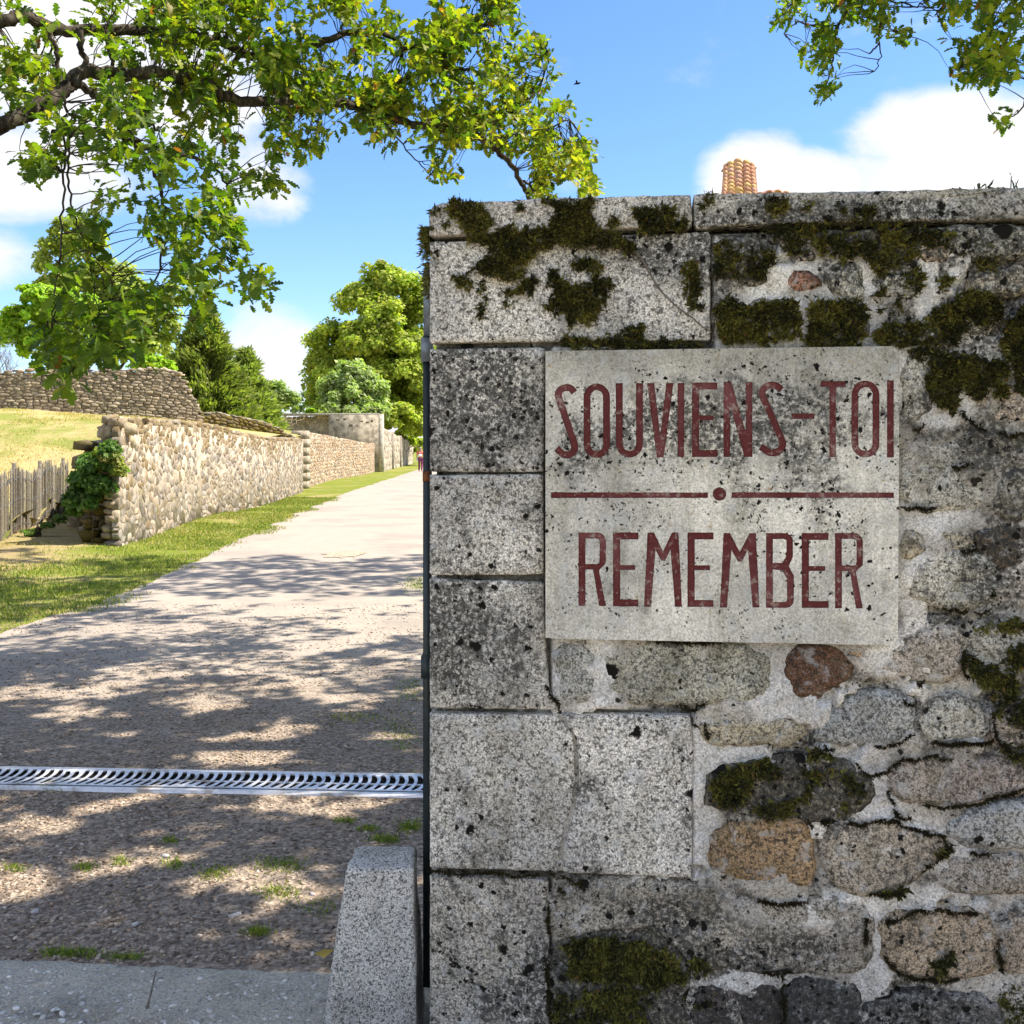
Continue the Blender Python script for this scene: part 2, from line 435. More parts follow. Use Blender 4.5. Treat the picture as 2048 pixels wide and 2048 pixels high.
EDGE = np.array([(-6, -11), (5, -7.5), (8.2, -5.3), (9.2, -4.62), (11.4, -4.5), (16.3, -4.82), (24, -5.35), (36, -6.1), (78, -7.1), (140, -10)])
def road_left(y):
    return np.interp(y, EDGE[:, 0], EDGE[:, 1]) + .22 * (fn2(np.asarray(y), 0 * np.asarray(y), 1.3, 5) - .5) + .12 * (fn2(np.asarray(y), 0 * np.asarray(y), 6, 8) - .5)
ry = np.concatenate([np.arange(-6, 30, .12), np.arange(30, 141, .6)])
t = np.linspace(0, 1, 40)
RX = road_left(ry)[:, None] * (1 - t) + (4.0 + ry * 0)[:, None] * t
RY = np.repeat(ry[:, None], 40, 1)
RZ = gz(RX, RY) + .012 * np.minimum(1, t / .03) + .010 * (fn2(RX, RY, 2.2, 11) - .5)
i = (np.arange(len(ry) - 1)[:, None] * 40 + np.arange(39)[None]).ravel()
road = obj('road', mesh_np('road', np.stack([RX, RY, RZ], -1), np.stack([i, i + 1, i + 41, i + 40], -1), M_road, smooth=True)); tag(road, kind='structure')
def road_z(x, y): return gz(x, y) + .012 + .010 * (fn2(x, y, 2.2, 11) - .5)

# patch of broken surfacing on the road
mb = MB(); pc = G(690, 1180); pts = []
pc = G(690, 1110)
for k in range(26):
    an = k / 26 * 2 * math.pi; r = 1 + .25 * random.uniform(-1, 1)
    pts.append((pc[0] + .34 * r * math.cos(an), pc[1] + .50 * r * math.sin(an)))
pts = np.array(pts); V = np.vstack([[pc[0], pc[1], 0], np.column_stack([pts, 0 * pts[:, 0]])])
V[:, 2] = road_z(V[:, 0], V[:, 1]) + .008; V[0, 2] += .006
mb.add(V, [(0, k + 1, (k + 1) % 26 + 1) for k in range(26)])
M_patch = mat_simple('patch_chippings', (.36, .30, .225), .95, .1, 0, 22, .5, .8, .02)
tag(obj('road_patch', mb.mesh('road_patch', M_patch)), kind='structure')

# stone wall line along the left of the road (photograph pixels of its foot -> ground)
FOOT = [(236, 1099), (400, 1041), (483, 1021), (543, 1006), (606, 983)]
FOOT2 = [(611, 976), (662, 960), (733, 948.5), (764, 939)]
TOP1 = [(244, 837), (400, 847), (459, 860), (536, 876), (602, 878)]
TOP2 = [(614, 863), (662, 872), (705, 884), (764, 887)]
def path_of(foot, top):
    out = []
    for f in foot:
        g = G(*f); tsy = np.interp(f[0], [q[0] for q in top], [q[1] for q in top])
        out.append((g[0], g[1], g[2] - .05, EYE + (HY - tsy) / F * g[1]))
    return np.array(out)
WALL1 = path_of(FOOT, TOP1); WALL2 = path_of(FOOT2, TOP2)
WL = np.vstack([WALL1, WALL2])

FENCE = np.array([(-7.2, 11.4), (-8.0, 14.6), (-8.8, 17.6), (-9.6, 20.6), (-10.3, 23.4), (-10.6, 25)])
RETURN = np.array([(WALL1[0, 0], WALL1[0, 1]), (-7.35, 18.2), (-8.5, 20.3), (-9.5, 22.2), (-10.4, 24.2)])
ctrl = [(-7.2, 11.4, 0), (-8.0, 14.6, .0), (-8.8, 17.6, .06), (-9.6, 20.6, .14), (-10.3, 23.4, .3), (-7.3, 18.2, 1.9), (-8.4, 20.3, 1.5), (-9.4, 22.2, 1.1), (-10.6, 24.5, 1.0),
        (-12.4, 25, 1.45), (-16.1, 33, 3.15), (-13.3, 34, 2.95), (-11.2, 36, 2.85), (-30, 33, 3.3), (-30, 20, 1.3), (-20, 14, .2), (-14, 15, .2), (-14, 20, .85),
        (-20, 60, 3.2), (-14, 60, 2.9), (-40, 60, 3.6), (-40, 110, 4), (-14, 110, 3), (-60, 20, 1.5), (-10.2, 42, 2.55), (-60, 60, 4), (-9.2, 30, 2.45), (-11, 28, 2.3), (-12.5, 46, 3.0), (-12.5, 55, 2.9)]
for x, y, zb, zt in WL[1:]: ctrl.append((x - .5, y, zt - .06))
ctrl.append((WALL1[0, 0] - .4, WALL1[0, 1] + .6, WALL1[0, 3] - .12))
ctrl = np.array(ctrl)
K = np.linalg.norm(ctrl[:, None, :2] - ctrl[None, :, :2], axis=-1)
A = np.zeros((len(ctrl) + 1,) * 2); A[:-1, :-1] = K; A[-1, :-1] = A[:-1, -1] = 1
wts = np.linalg.solve(A, np.append(ctrl[:, 2], 0))
def hill_z(X, Y):
    q = np.stack([np.ravel(X), np.ravel(Y)], -1); z = np.empty(len(q))
    for s in range(0, len(q), 20000):
        z[s:s + 20000] = np.linalg.norm(q[s:s + 20000, None] - ctrl[None, :, :2], axis=-1) @ wts[:-1] + wts[-1]
    return z.reshape(np.shape(X)) + .07 * (fn2(X, Y, .9, 21) - .5)
def wall_x(y): return np.interp(y, WL[:, 1], WL[:, 0])
def hill_keep(c):
    x, y = c[:, 0], c[:, 1]
    left_f = (x < np.interp(y, FENCE[:, 1], FENCE[:, 0]) + .03)
    k = np.where(y < WALL1[0, 1], left_f, left_f | ((x > np.interp(y, RETURN[:, 1], RETURN[:, 0]) + .12) & (x < wall_x(y) - .22)))
    return np.where(y > 24, x < wall_x(y) - .22, k)
hx = np.concatenate([np.arange(-60, -20, 2.0), np.arange(-20, -6, .22)]); hy = np.concatenate([np.arange(11.4, 50, .3), np.arange(50, 111, 1.5)])
hill = obj('hill', grid_mesh('hill', hx, hy, hill_z, M_hill, hill_keep)); tag(hill, kind='structure')

# ------------------------------------------------------------------ stone walls built stone by stone
def clip(poly, nx, ny, c):
    """keep the side nx*x+ny*y<=c"""
    out = []
    for k in range(len(poly)):
        p, q = poly[k - 1], poly[k]
        dp, dq = nx * p[0] + ny * p[1] - c, nx * q[0] + ny * q[1] - c
        if dp <= 0: 
            out.append(p)
            if dq > 0: t = dp / (dp - dq); out.append((p[0] + (q[0] - p[0]) * t, p[1] + (q[1] - p[1]) * t))
        elif dq <= 0:
            t = dp / (dp - dq); out.append((p[0] + (q[0] - p[0]) * t, p[1] + (q[1] - p[1]) * t))
    return out

def cells(L, hmax, a, bh, jit, gap, r, extra=0.0):
    """irregular coursed cells over 0..L x 0..hmax: list of polygons (u,v)"""
    rows = max(1, int(round(hmax / bh))); pts = []
    for j in range(-1, rows + 1):
        wrow = a * r.uniform(.8, 1.25); u = -r.uniform(0, wrow)
        while u < L + wrow:
            pts.append((u, (j + .5) * hmax / rows + r.uniform(-1, 1) * jit * bh)); u += wrow * r.uniform(.55, 1.5)
    for _ in range(int(len(pts) * extra)): pts.append((r.uniform(-a, L + a), r.uniform(-.2, hmax + .2)))
    P = np.array(pts); Q = P * (1, a / bh)                      # stretch so that cells come out wider than tall
    out = []
    order = np.argsort(Q[:, 0]); Qs = Q[order]
    for k in range(len(Qs)):
        x, y = Qs[k]
        if not (-.2 * a < x < L + .2 * a): continue
        lo, hi = np.searchsorted(Qs[:, 0], [x - 2.6 * a, x + 2.6 * a])
        nb = Qs[lo:hi]; dd = np.hypot(nb[:, 0] - x, nb[:, 1] - y); idx = np.argsort(dd)[1:15]
        poly = [(x - 1.5 * a, y - 1.5 * a), (x + 1.5 * a, y - 1.5 * a), (x + 1.5 * a, y + 1.5 * a), (x - 1.5 * a, y + 1.5 * a)]
        for q in idx:
            ex, ey = nb[q, 0] - x, nb[q, 1] - y; l = math.hypot(ex, ey) + 1e-9
            poly = clip(poly, ex / l, ey / l, (ex * (x + nb[q, 0]) / 2 + ey * (y + nb[q, 1]) / 2) / l - gap / 2)
            if len(poly) < 3: break
        poly = clip(poly, 0, -1, 0.0) if len(poly) > 2 else poly
        poly = [(p[0], p[1] * bh / a) for p in poly]
        poly = clip(poly, -1, 0, 0.0) if len(poly) > 2 else poly
        poly = clip(poly, 1, 0, L) if len(poly) > 2 else poly
        if len(poly) >= 3: out.append(poly)
    return out

def stone_wall(root, path, a, bh, gap, proud, thick, tints, seed, side=1, jit=.28, mat=None, core=None, moss=.5, ragged=0.0, n_parts=300, top=None, end_depth=.1, inset=0.0, extra=0.0, topmoss=0.0, fl_=0.0):
    """path rows: x, y, z foot, z top.  side=+1: the face looks to the right of the path's direction"""
    r = random.Random(seed); P = np.asarray(path, float)
    seg = np.hypot(*np.diff(P[:, :2], axis=0).T); U = np.concatenate([[0], np.cumsum(seg)]); L = U[-1]
    tg = np.gradient(P[:, :2], U, axis=0); tg /= np.linalg.norm(tg, axis=1)[:, None]
    def at(u):
        x = np.interp(u, U, P[:, 0]); y = np.interp(u, U, P[:, 1]); zb = np.interp(u, U, P[:, 2]); zt = np.interp(u, U, P[:, 3])
        tx = np.interp(u, U, tg[:, 0]); ty = np.interp(u, U, tg[:, 1])
        return x, y, zb, zt, side * ty, -side * tx
    hmax = (P[:, 3] - P[:, 2]).max()
    def pt(u, v, dpt):
        x, y, zb, zt, nx, ny = at(u); return (x + nx * dpt, y + ny * dpt, zb + v)
    stones = []
    for poly in cells(L, hmax, a, bh, jit, gap, r, extra):
        cu = sum(p[0] for p in poly) / len(poly); cv = sum(p[1] for p in poly) / len(poly)
        x, y, zb, zt, nx, ny = at(cu)
        lim = (zt - zb) + ragged * r.uniform(-1, .6)
        if cv > lim - .02: continue
        poly = [(p[0], min(p[1], zt - zb + .5 * bh * r.random() * (ragged > 0))) for p in poly]
        n = len(poly); dpt = proud * r.uniform(.3, 1.15)
        fr = [(cu + (p[0] - cu) * .97 + r.uniform(-.03, .03) * a * .4, cv + (p[1] - cv) * .97 + r.uniform(-.03, .03) * bh * .4) for p in poly]
        ins = [(cu + (p[0] - cu) * .92, cv + (p[1] - cv) * .91) for p in fr]
        V = [pt(*p, -end_depth) for p in fr] + [pt(*p, dpt * .35) for p in fr] + [pt(*p, dpt * r.uniform(.7, 1.15)) for p in ins] + [pt(cu + r.uniform(-.2, .2) * a * .5, cv + r.uniform(-.2, .2) * bh * .5, dpt * r.uniform(.85, 1.25))]
        f4 = []; f3 = []
        for k in range(n):
            k2 = (k + 1) % n
            for ring in (0, 1): f4.append((ring * n + k, ring * n + k2, (ring + 1) * n + k2, (ring + 1) * n + k) if side < 0 else (ring * n + k2, ring * n + k, (ring + 1) * n + k, (ring + 1) * n + k2))
            f3.append((2 * n + k, 2 * n + k2, 3 * n) if side < 0 else (2 * n + k2, 2 * n + k, 3 * n))
        base = np.array(r.choice(tints)) * r.uniform(.62, 1.28)
        dist = math.hypot(x, y)
        stones.append((dist / max(.02, math.sqrt(len(poly))) , V, f3, f4, (*base, min(1, max(0, moss + r.uniform(-.3, .3) + topmoss * max(0, cv / (zt - zb) - .62) * 2.6))), x, y, zb + cv))
    def vis(s):
        px, py = CX + s[5] / s[6] * F, HY + (EYE - s[7]) / s[6] * F
        return -20 < px < 862 and py < 2060
    stones.sort(key=lambda s: (not vis(s), s[0]))
    rest = MB()
    for k, (q, V, f3, f4, t, *_) in enumerate(stones):
        if k < n_parts and vis(stones[k]):
            mb = MB(); mb.add(V, f3, f4, t); obj('stone', mb.mesh('stone', mat), root)
        else: rest.add(V, f3, f4, t)
    if rest.n: tag(obj('small_stones', rest.mesh('small_stones', mat), root), kind='stuff')
    # core behind the stones
    uu = np.linspace(inset, L, max(2, int(L / .5))); mb = MB(); V = []
    for u in uu:
        x, y, zb, zt, nx, ny = at(u); zt2 = zt - .35 * bh - (ragged * .5)
        V += [(x + nx * fl_, y + ny * fl_, zb - .3), (x + nx * fl_, y + ny * fl_, zt2), (x - nx * thick, y - ny * thick, zt2), (x - nx * thick, y - ny * thick, zb - .3)]
    f4 = []
    for k in range(len(uu) - 1):
        for q in range(4): f4.append((4 * k + q, 4 * k + (q + 1) % 4, 4 * k + 4 + (q + 1) % 4, 4 * k + 4 + q))
    f4 += [(0, 1, 2, 3), tuple(4 * (len(uu) - 1) + q for q in (3, 2, 1, 0))]
    mb.add(V, None, f4); obj('core', mb.mesh('core', core), root)
    return at, L

ICO = None
def lump_template():
    bm = bmesh.new(); bmesh.ops.create_icosphere(bm, subdivisions=1, radius=1)
    V = np.array([v.co[:] for v in bm.verts]); Fa = np.array([[v.index for v in f.verts] for f in bm.faces]); bm.free(); return V, Fa
LV, LF = lump_template()
def lump(c, r3, ang, seed, tint):
    r = np.random.default_rng(seed)
    V = LV * (1 + .34 * r.normal(size=(len(LV), 1)).clip(-1, 1)) * np.array(r3)
    V = np.clip(V, -np.array(r3) * .82, np.array(r3) * .82)
    ca, sa = math.cos(ang), math.sin(ang)
    V = V @ np.array([[ca, sa, 0], [-sa, ca, 0], [0, 0, 1]]) + np.asarray(c)
    return V, LF, np.array(tint)

def stone_part(root, c, r3, ang, seed, tint, mat, name='stone'):
    V, f, t = lump(c, r3, ang, seed, tint)
    return obj(name, mesh_np(name, V, f, mat, t), root)

WARM = [(.43, .36, .28), (.40, .34, .27), (.46, .39, .31), (.36, .31, .26), (.40, .36, .32), (.47, .37, .27), (.33, .29, .25)]
r1 = empty('retaining_wall', (WALL1[0, 0], WALL1[0, 1], 0), 'sunlit rubble retaining wall of pale stones with a ruined near end, left of the road', 'stone wall')
at1, L1 = stone_wall(r1, WALL1, .27, .165, .005, .013, .10, [tuple(np.array(w) * .84) for w in WARM], 1, inset=.16, extra=.5, topmoss=.8, fl_=.006, side=1, mat=M_field, core=M_core, moss=.50, jit=.8, ragged=.08)
# top stones of that wall, laid loose
for k in range(46):
    u = .15 + k * .3 * (1 + .01 * k); 
    if u > L1: break
    x, y, zb, zt, nx, ny = at1(u)
    stone_part(r1, (x - nx * .18, y - ny * .18, zt - .02), (.19 * random.uniform(.7, 1.2), .17, .085 * random.uniform(.7, 1.3)), random.random() * 3, 500 + k, (*(np.array(random.choice(WARM)) * random.uniform(.7, 1.1)), .75), M_field, 'top_stone')
# big ruined stones at its near end
RUIN = [(228, 846, .24, .17), (246, 858, .26, .16), (225, 876, .28, .16), (212, 890, .25, .13), (205, 868, .12, .10), (240, 905, .3, .16), (222, 918, .26, .14), (252, 884, .22, .15)]
for k, (px, py, rr, rz) in enumerate(RUIN):
    stone_part(r1, W(px, py, WALL1[0, 1] + .45 + .05 * k), (rr, rr * .8, rz), random.random() * 3, 700 + k, (*np.array((.46, .40, .30)), .8), M_field, 'ruin_stone')
for k in range(26):     # ragged corner stones of the ruined end
    z_ = .04 + 2.1 * (k / 25) + random.uniform(-.05, .05)
    rr_ = random.uniform(.10, .24)
    stone_part(r1, (WALL1[0, 0] - .10 - random.uniform(0, .16), WALL1[0, 1] + random.uniform(.02, .2), z_), (rr_, rr_ * .8, rr_ * random.uniform(.45, .8)), random.random() * 3, 640 + k, (*(np.array(random.choice(WARM)) * random.uniform(.5, .95)), random.uniform(.4, .9)), M_field, 'corner_stone')
for k in range(16):
    z_ = .05 + 1.75 * (k / 15) + random.uniform(-.05, .05); rr_ = random.uniform(.14, .32)
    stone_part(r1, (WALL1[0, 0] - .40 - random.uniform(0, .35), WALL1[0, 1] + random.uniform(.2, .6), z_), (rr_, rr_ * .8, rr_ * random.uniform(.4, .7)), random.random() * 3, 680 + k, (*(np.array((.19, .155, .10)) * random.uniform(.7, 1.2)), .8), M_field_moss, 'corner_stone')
# return of the wall: mossy shaded stones stepping down behind the fence end
RET = np.array([(x, y, .05, zt) for (x, y), zt in zip(np.vstack([RETURN[:0:-1], [RETURN[0] + (-.16, .22)]]), (1.0, 1.15, 1.45, 1.8, WALL1[0, 3] - .1))])
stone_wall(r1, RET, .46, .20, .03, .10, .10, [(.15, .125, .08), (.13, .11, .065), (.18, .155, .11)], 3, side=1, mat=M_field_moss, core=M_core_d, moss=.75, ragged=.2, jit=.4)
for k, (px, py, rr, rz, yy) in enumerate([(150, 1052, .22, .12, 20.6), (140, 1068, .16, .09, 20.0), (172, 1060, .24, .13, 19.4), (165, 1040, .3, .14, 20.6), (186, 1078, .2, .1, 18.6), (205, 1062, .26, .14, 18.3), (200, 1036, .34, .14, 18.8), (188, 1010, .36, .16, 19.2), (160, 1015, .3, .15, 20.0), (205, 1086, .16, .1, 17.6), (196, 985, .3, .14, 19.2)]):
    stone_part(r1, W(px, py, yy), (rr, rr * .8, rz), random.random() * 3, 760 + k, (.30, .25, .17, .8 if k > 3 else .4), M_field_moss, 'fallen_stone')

# door jamb: dressed blocks one above the other
jb = W(606, 983, WALL2[0, 1]); J0 = WALL2[0]
rj = empty('doorway_pier', (J0[0], J0[1], J0[2]), 'narrow dressed-stone pier of a walled-up doorway between two rubble walls', 'pier')
nb_ = 7; jh = (J0[3] + .05 - J0[2]) / nb_
for k in range(nb_):
    mb = MB(); w = .62 + .1 * (k % 2)
    mb.box((J0[0] - .52, J0[1] - .28, J0[2] + k * jh), (J0[0] + .10 + .015 * (k % 2), J0[1] - .28 + w, J0[2] + (k + 1) * jh - .02), tint=(*(np.array((.42, .36, .28)) * random.uniform(.85, 1.1)), .3))
    obj('block', mb.mesh('block', M_field), rj)
# wall beyond the door
r2 = empty('rubble_wall', (WALL2[1, 0], WALL2[1, 1], 0), 'lower rubble wall with an orange-tinged face beyond the doorway pier', 'stone wall')
PINK = [(.44, .34, .25), (.46, .33, .22), (.42, .35, .28), (.47, .40, .31), (.44, .31, .20)]
stone_wall(r2, WALL2[0:], .25, .17, .010, .022, .5, PINK, 4, extra=.3, side=1, mat=M_field, core=M_core, moss=.3, jit=.4)

# upper wall on the hill, facing the camera
U1 = W(-330, 770, 32.0); U2 = W(160, 760, 33.4); U3 = W(355, 745, 35.3); 
def up(sx, top, Y): 
    p = W(sx, top, Y); return (p[0], p[1], float(hill_z(np.array([p[0]]), np.array([p[1]]))[0]) - .15, p[2])
UP = np.array([up(-420, 742, 31.5), up(-40, 745, 32.6), up(90, 742, 33.2), up(250, 741, 34.2), up(330, 738, 34.8), up(366, 752, 35.1), up(378, 778, 35.2), up(399, 822, 35.4), up(408, 838, 35.5)])
ru = empty('ruined_wall', (UP[3, 0], UP[3, 1], UP[3, 2]), 'thin-coursed grey rubble wall on the grassy rise, its right end broken off in a slope', 'stone wall')
GREY = [(.33, .275, .205), (.30, .25, .19), (.36, .30, .225), (.28, .24, .19), (.34, .29, .23)]
atu, LU = stone_wall(ru, UP, .23, .095, .016, .035, .5, GREY, 5, side=1, mat=M_field, core=M_core_d, moss=.25, jit=.22, ragged=.02)
u = 0.1; k = 0
while u < LU - .1:
    x, y, zb, zt, nx, ny = atu(u)
    pale = u > LU - 2.2  # end stones coloured paler to show the sunlit broken slope
    stone_part(ru, (x - nx * random.uniform(-.02, .25), y - ny * random.uniform(.0, .3), zt + random.uniform(-.03, .05)), (.13 * random.uniform(.7, 1.3), .15, .075 * random.uniform(.6, 1.4)), random.random() * 3, 900 + k, (*(np.array((.50, .42, .33) if pale else (.34, .26, .19)) * random.uniform(.75, 1.15)), .2), M_field, 'cap_stone')
    u += .17 if not pale else .12; k += 1

# low mossy wall running down from it
def lw(sx, foot, top, Y): p = W(sx, foot, Y); return (p[0], p[1], p[2] - .2, EYE + (HY - top) / F * Y)
LOW = np.array([lw(398, 846, 828, 35.6), lw(440, 850, 826, 36.6), (lw(500, 864, 838, 38.0)), lw(545, 874, 848, 38.8), lw(572, 878, 866, 39.4), lw(594, 884, 874, 40)])
rl = empty('mossy_wall', (LOW[1, 0], LOW[1, 1], LOW[1, 2]), 'low dark mossy rubble wall sloping down from the ruined wall to the doorway', 'stone wall')
atl, LL = stone_wall(rl, LOW, .26, .12, .03, .07, .4, [(.17, .125, .07), (.13, .10, .06), (.20, .15, .09)], 6, side=1, mat=M_field_moss, core=M_core_d, moss=.8, ragged=.05, jit=.35)
u = .1; k = 0
while u < LL:
    x, y, zb, zt, nx, ny = atl(u)
    stone_part(rl, (x - nx * .2, y - ny * .2, zt), (.17, .2, .07), random.random() * 3, 1300 + k, (.33, .29, .22, .6), M_field_moss, 'cap_stone'); u += .26; k += 1

# grey gable wall (house ruin) and the tall side wall behind
Yg = 70.0
rg = empty('gable_wall', W(700, 860, Yg), 'flat grey house wall, rubble at its left and rendered at its right end', 'house wall')
gp = np.array([(*W(470, 838, Yg + 2)[:2], 1.5, W(470, 838, Yg + 2)[2]), (*W(600, 832.5, Yg + 1)[:2], 1.5, W(600, 832, Yg + 1)[2]), (*W(682, 831, Yg + .4)[:2], 1.5, W(682, 831, Yg + .4)[2])])
stone_wall(rg, gp, .34, .26, .03, .02, .5, [(.34, .30, .235), (.37, .33, .26), (.31, .275, .21)], 8, side=1, mat=M_field, core=M_core, moss=.1, jit=.4)
mb = MB(); q0, q1 = W(660, 831, Yg + .4), W(758, 829.5, Yg)
for (pa, pb, off) in ((q0, q1, .06),):
    mb.box((pa[0], Yg - off, .4), (pb[0], Yg + .6, pb[2]))
obj('rendered_face', mb.mesh('rendered_face', M_render), rg)
mb = MB(); mb.box((W(757.5, 830, Yg)[0], Yg - .075, .3), (W(765, 830, Yg)[0], Yg + .8, q1[2] + .05), tint=(.46, .43, .36, .2)); obj('corner_pier', mb.mesh('corner_pier', M_field), rg)
mb = MB(); mb.box((W(492, 838, Yg)[0], Yg - .05, q1[2] - .02 - .02), (q1[0], Yg + .9, q1[2] + .1), tint=(.30, .29, .25, .4)); obj('coping', mb.mesh('coping', M_field), rg)
for k, (px, py) in enumerate([(675, 839), (722, 843), (735, 845), (701, 851), (690, 838), (716, 851), (745, 842)]):
    mb = MB(); p = W(px, py, Yg); mb.box((p[0] - .11, Yg - .068, p[2] - random.uniform(.03, .10)), (p[0] + random.uniform(.0, .16), Yg + .05, p[2] + random.uniform(.03, .08)), tint=(.2, .17, .14, .3)); obj('putlog_stone', mb.mesh('putlog_stone', M_field), rg)
SIDE = np.array([(*G(766, 936)[:2], .4, W(766, 856, G(766, 936)[1])[2]), (*G(800, 938)[:2], .4, W(800, 866, G(800, 938)[1])[2])])
Yd = np.linspace(71, 104, 5); sxs = [766, 784, 800, 813, 826]; tops = [855, 865, 872, 880, 888]
SIDE = np.array([(*W(a, 900, y)[:2], float(gz(0, y)) - .1, W(a, t_, y)[2]) for a, t_, y in zip(sxs, tops, Yd)])
rs = empty('tall_side_wall', (SIDE[0, 0], SIDE[0, 1], 0), 'tall pale rendered wall receding along the road behind the gable wall', 'stone wall')
stone_wall(rs, SIDE, .6, .42, .03, .03, .5, [(.47, .41, .33), (.44, .38, .30), (.49, .43, .35)], 9, side=1, mat=M_field, core=M_render, moss=.2, jit=.4)
for k in (1, 2, 3):
    mb = MB(); x, y = SIDE[k, :2]; mb.box((x - .2, y - .2, .2), (x + .12, y + .25, SIDE[k, 3] + .03), tint=(.27, .24, .2, .3) if k < 3 else (.52, .46, .38, .1)); obj('pilaster', mb.mesh('pilaster', M_field), rs)
# ------------------------------------------------------------------ the near wall (traced on its own plane)
TH = math.atan(.128); Y0 = 2.65; XA = (858 - CX) / F * Y0
TU = np.array([math.cos(TH), -math.sin(TH), 0.0]); NRM = np.array([-math.sin(TH), -math.cos(TH), 0.0]); ORG = np.array([XA, Y0, 0.0])
def uv(sx, sy, off=0.0):
    """wall-plane coordinates (u along the wall, height) of a photograph pixel, on the plane lying 'off' in front of the wall"""
    sx = np.asarray(sx, float); sy = np.asarray(sy, float)
    d = np.stack([(sx - CX) / F, np.ones_like(sx), (HY - sy) / F], -1)
    o = ORG + NRM * off; cam0 = np.array([0, 0, EYE])
    t = ((o - cam0) @ NRM) / (d @ NRM)
    P = cam0 + d * t[..., None]
    return np.stack([(P - o) @ TU, P[..., 2]], -1)
def wp(uvp, off=0.0):
    uvp = np.asarray(uvp, float); off = np.broadcast_to(np.asarray(off, float), uvp.shape[:-1])
    return ORG + uvp[..., :1] * TU + uvp[..., 1:] * np.array([0, 0, 1.0]) + off[..., None] * NRM
def zm(ox, oy, s):
    return lambda pts: [(ox + s * x, oy + s * y) for x, y in pts]
zA = zm(840, 360, .31574); zB = zm(1400, 360, .3354); zC = zm(840, 900, .31574); zD = zm(1400, 900, .3354); zE = zm(840, 1440, .31574); zF = zm(1400, 1440, .3354)

# places on the wall that carry more dark growth (photograph pixels: x, y, radius x, radius y, amount)
GRIME = [(1680, 500, 440, 80, .75), (1900, 640, 200, 90, .38), (1520, 540, 90, 60, .3), (2000, 900, 90, 60, .45), (2010, 1090, 90, 110, .55), (1930, 830, 120, 50, .35), (980, 790, 130, 120, .30),
         (1340, 1970, 260, 90, .50), (1600, 1900, 160, 50, .25), (1640, 2020, 260, 60, .65), (1350, 1830, 120, 40, .3), (1980, 640, 120, 110, .3), (910, 1300, 70, 110, .25), (1560, 1580, 150, 60, .5),
         (1000, 2000, 120, 110, .25), (2030, 1460, 40, 90, .4), (1180, 1640, 50, 120, .15), (1380, 1620, 30, 120, .12)]
def grime(P):
    """dark growth amount at plane points (u,z)"""
    X = (XA + P[:, 0] * TU[0]); Yw = Y0 + P[:, 0] * TU[1]
    sx = CX + X / Yw * F; sy = HY + (EYE - P[:, 1]) / Yw * F
    g = np.zeros(len(P))
    for x, y, rx, ry, a in GRIME: g = np.maximum(g, a * np.clip(1.35 - 1.0 * np.hypot((sx - x) / rx, (sy - y) / ry), 0, 1))
    return g

wall = empty('stone_wall', ORG, 'near granite gate wall with dressed corner blocks and mossy limed rubble, carrying the red-lettered plaque', 'stone wall')

def resample(poly, step):
    P = np.asarray(poly, float); Q = np.vstack([P, P[:1]]); seg = np.linalg.norm(np.diff(Q, axis=0), axis=1)
    U = np.concatenate([[0], np.cumsum(seg)]); n = max(12, int(U[-1] / step)); u = np.arange(n) / n * U[-1]
    return np.column_stack([np.interp(u, U, Q[:, 0]), np.interp(u, U, Q[:, 1])])
def chaikin(P, it=1):
    P = np.asarray(P, float)
    for _ in range(it):
        Q = np.roll(P, -1, 0); P = np.stack([P * .75 + Q * .25, P * .25 + Q * .75], 1).reshape(-1, 2)
    return P
def face_stone(poly, tint, amt=.5, proud=.0, back=.06, rough=.003, jag=.004, rnd=.008, round_it=True, name='stone', seed=0, plane=False, label=None):
    P = uv(*np.array(poly, float).T) if not plane else np.array(poly, float)
    if round_it: P = chaikin(P.mean(0) + (P - P.mean(0)) * 1.15, 1)
    P = resample(P, .012 if jag > .001 else .02)
    P = P + jag * np.column_stack([fbm(np.column_stack([P, 0 * P[:, 0] + seed]), 28, 3), fbm(np.column_stack([P, 0 * P[:, 0] + seed + 50]), 28, 3)])
    if (np.roll(P[:, 0], -1) * P[:, 1] - P[:, 0] * np.roll(P[:, 1], -1)).sum() > 0: P = P[::-1]
    n = len(P); c = P.mean(0); R = np.linalg.norm(P - c, axis=1)[:, None]
    rings = [(P, -back), (P, proud - rnd * .8)]
    rings.append((P + (c - P) * np.minimum(.5, .35 * rnd / R), proud - .3 * rnd)); rings.append((P + (c - P) * np.minimum(.5, rnd / R), proud))
    base = rings[-1][0]
    for s in (.86, .70, .54, .38, .2): rings.append((c + (base - c) * s, proud))
    V = []; A = []
    for k, (q, dpt) in enumerate(rings):
        dd = np.full(n, float(dpt))
        if k >= 1 and rough: dd += rough * fbm(np.column_stack([q, 0 * q[:, 0] + seed]), 16, 4) * (1 if k > 2 else .5)
        V.append(wp(q, dd)); A.append(np.clip(amt + grime(q), 0, 1))
    V.append(wp(c[None], [proud])); A.append(np.clip([amt + grime(c[None])[0]], 0, 1))
    V = np.vstack(V); A = np.concatenate(A)
    f4 = [(k * n + i, k * n + (i + 1) % n, (k + 1) * n + (i + 1) % n, (k + 1) * n + i) for k in range(len(rings) - 1) for i in range(n)]
    l = (len(rings) - 1) * n
    f3 = [(l + i, l + (i + 1) % n, len(V) - 1) for i in range(n)]
    T = np.column_stack([np.tile(tint, (len(V), 1)), A])
    o = obj(name, mesh_np(name, V, [np.array(f3), np.array(f4)], M_granite, T, smooth=True), wall)
    if label: o['label'] = label
    return o

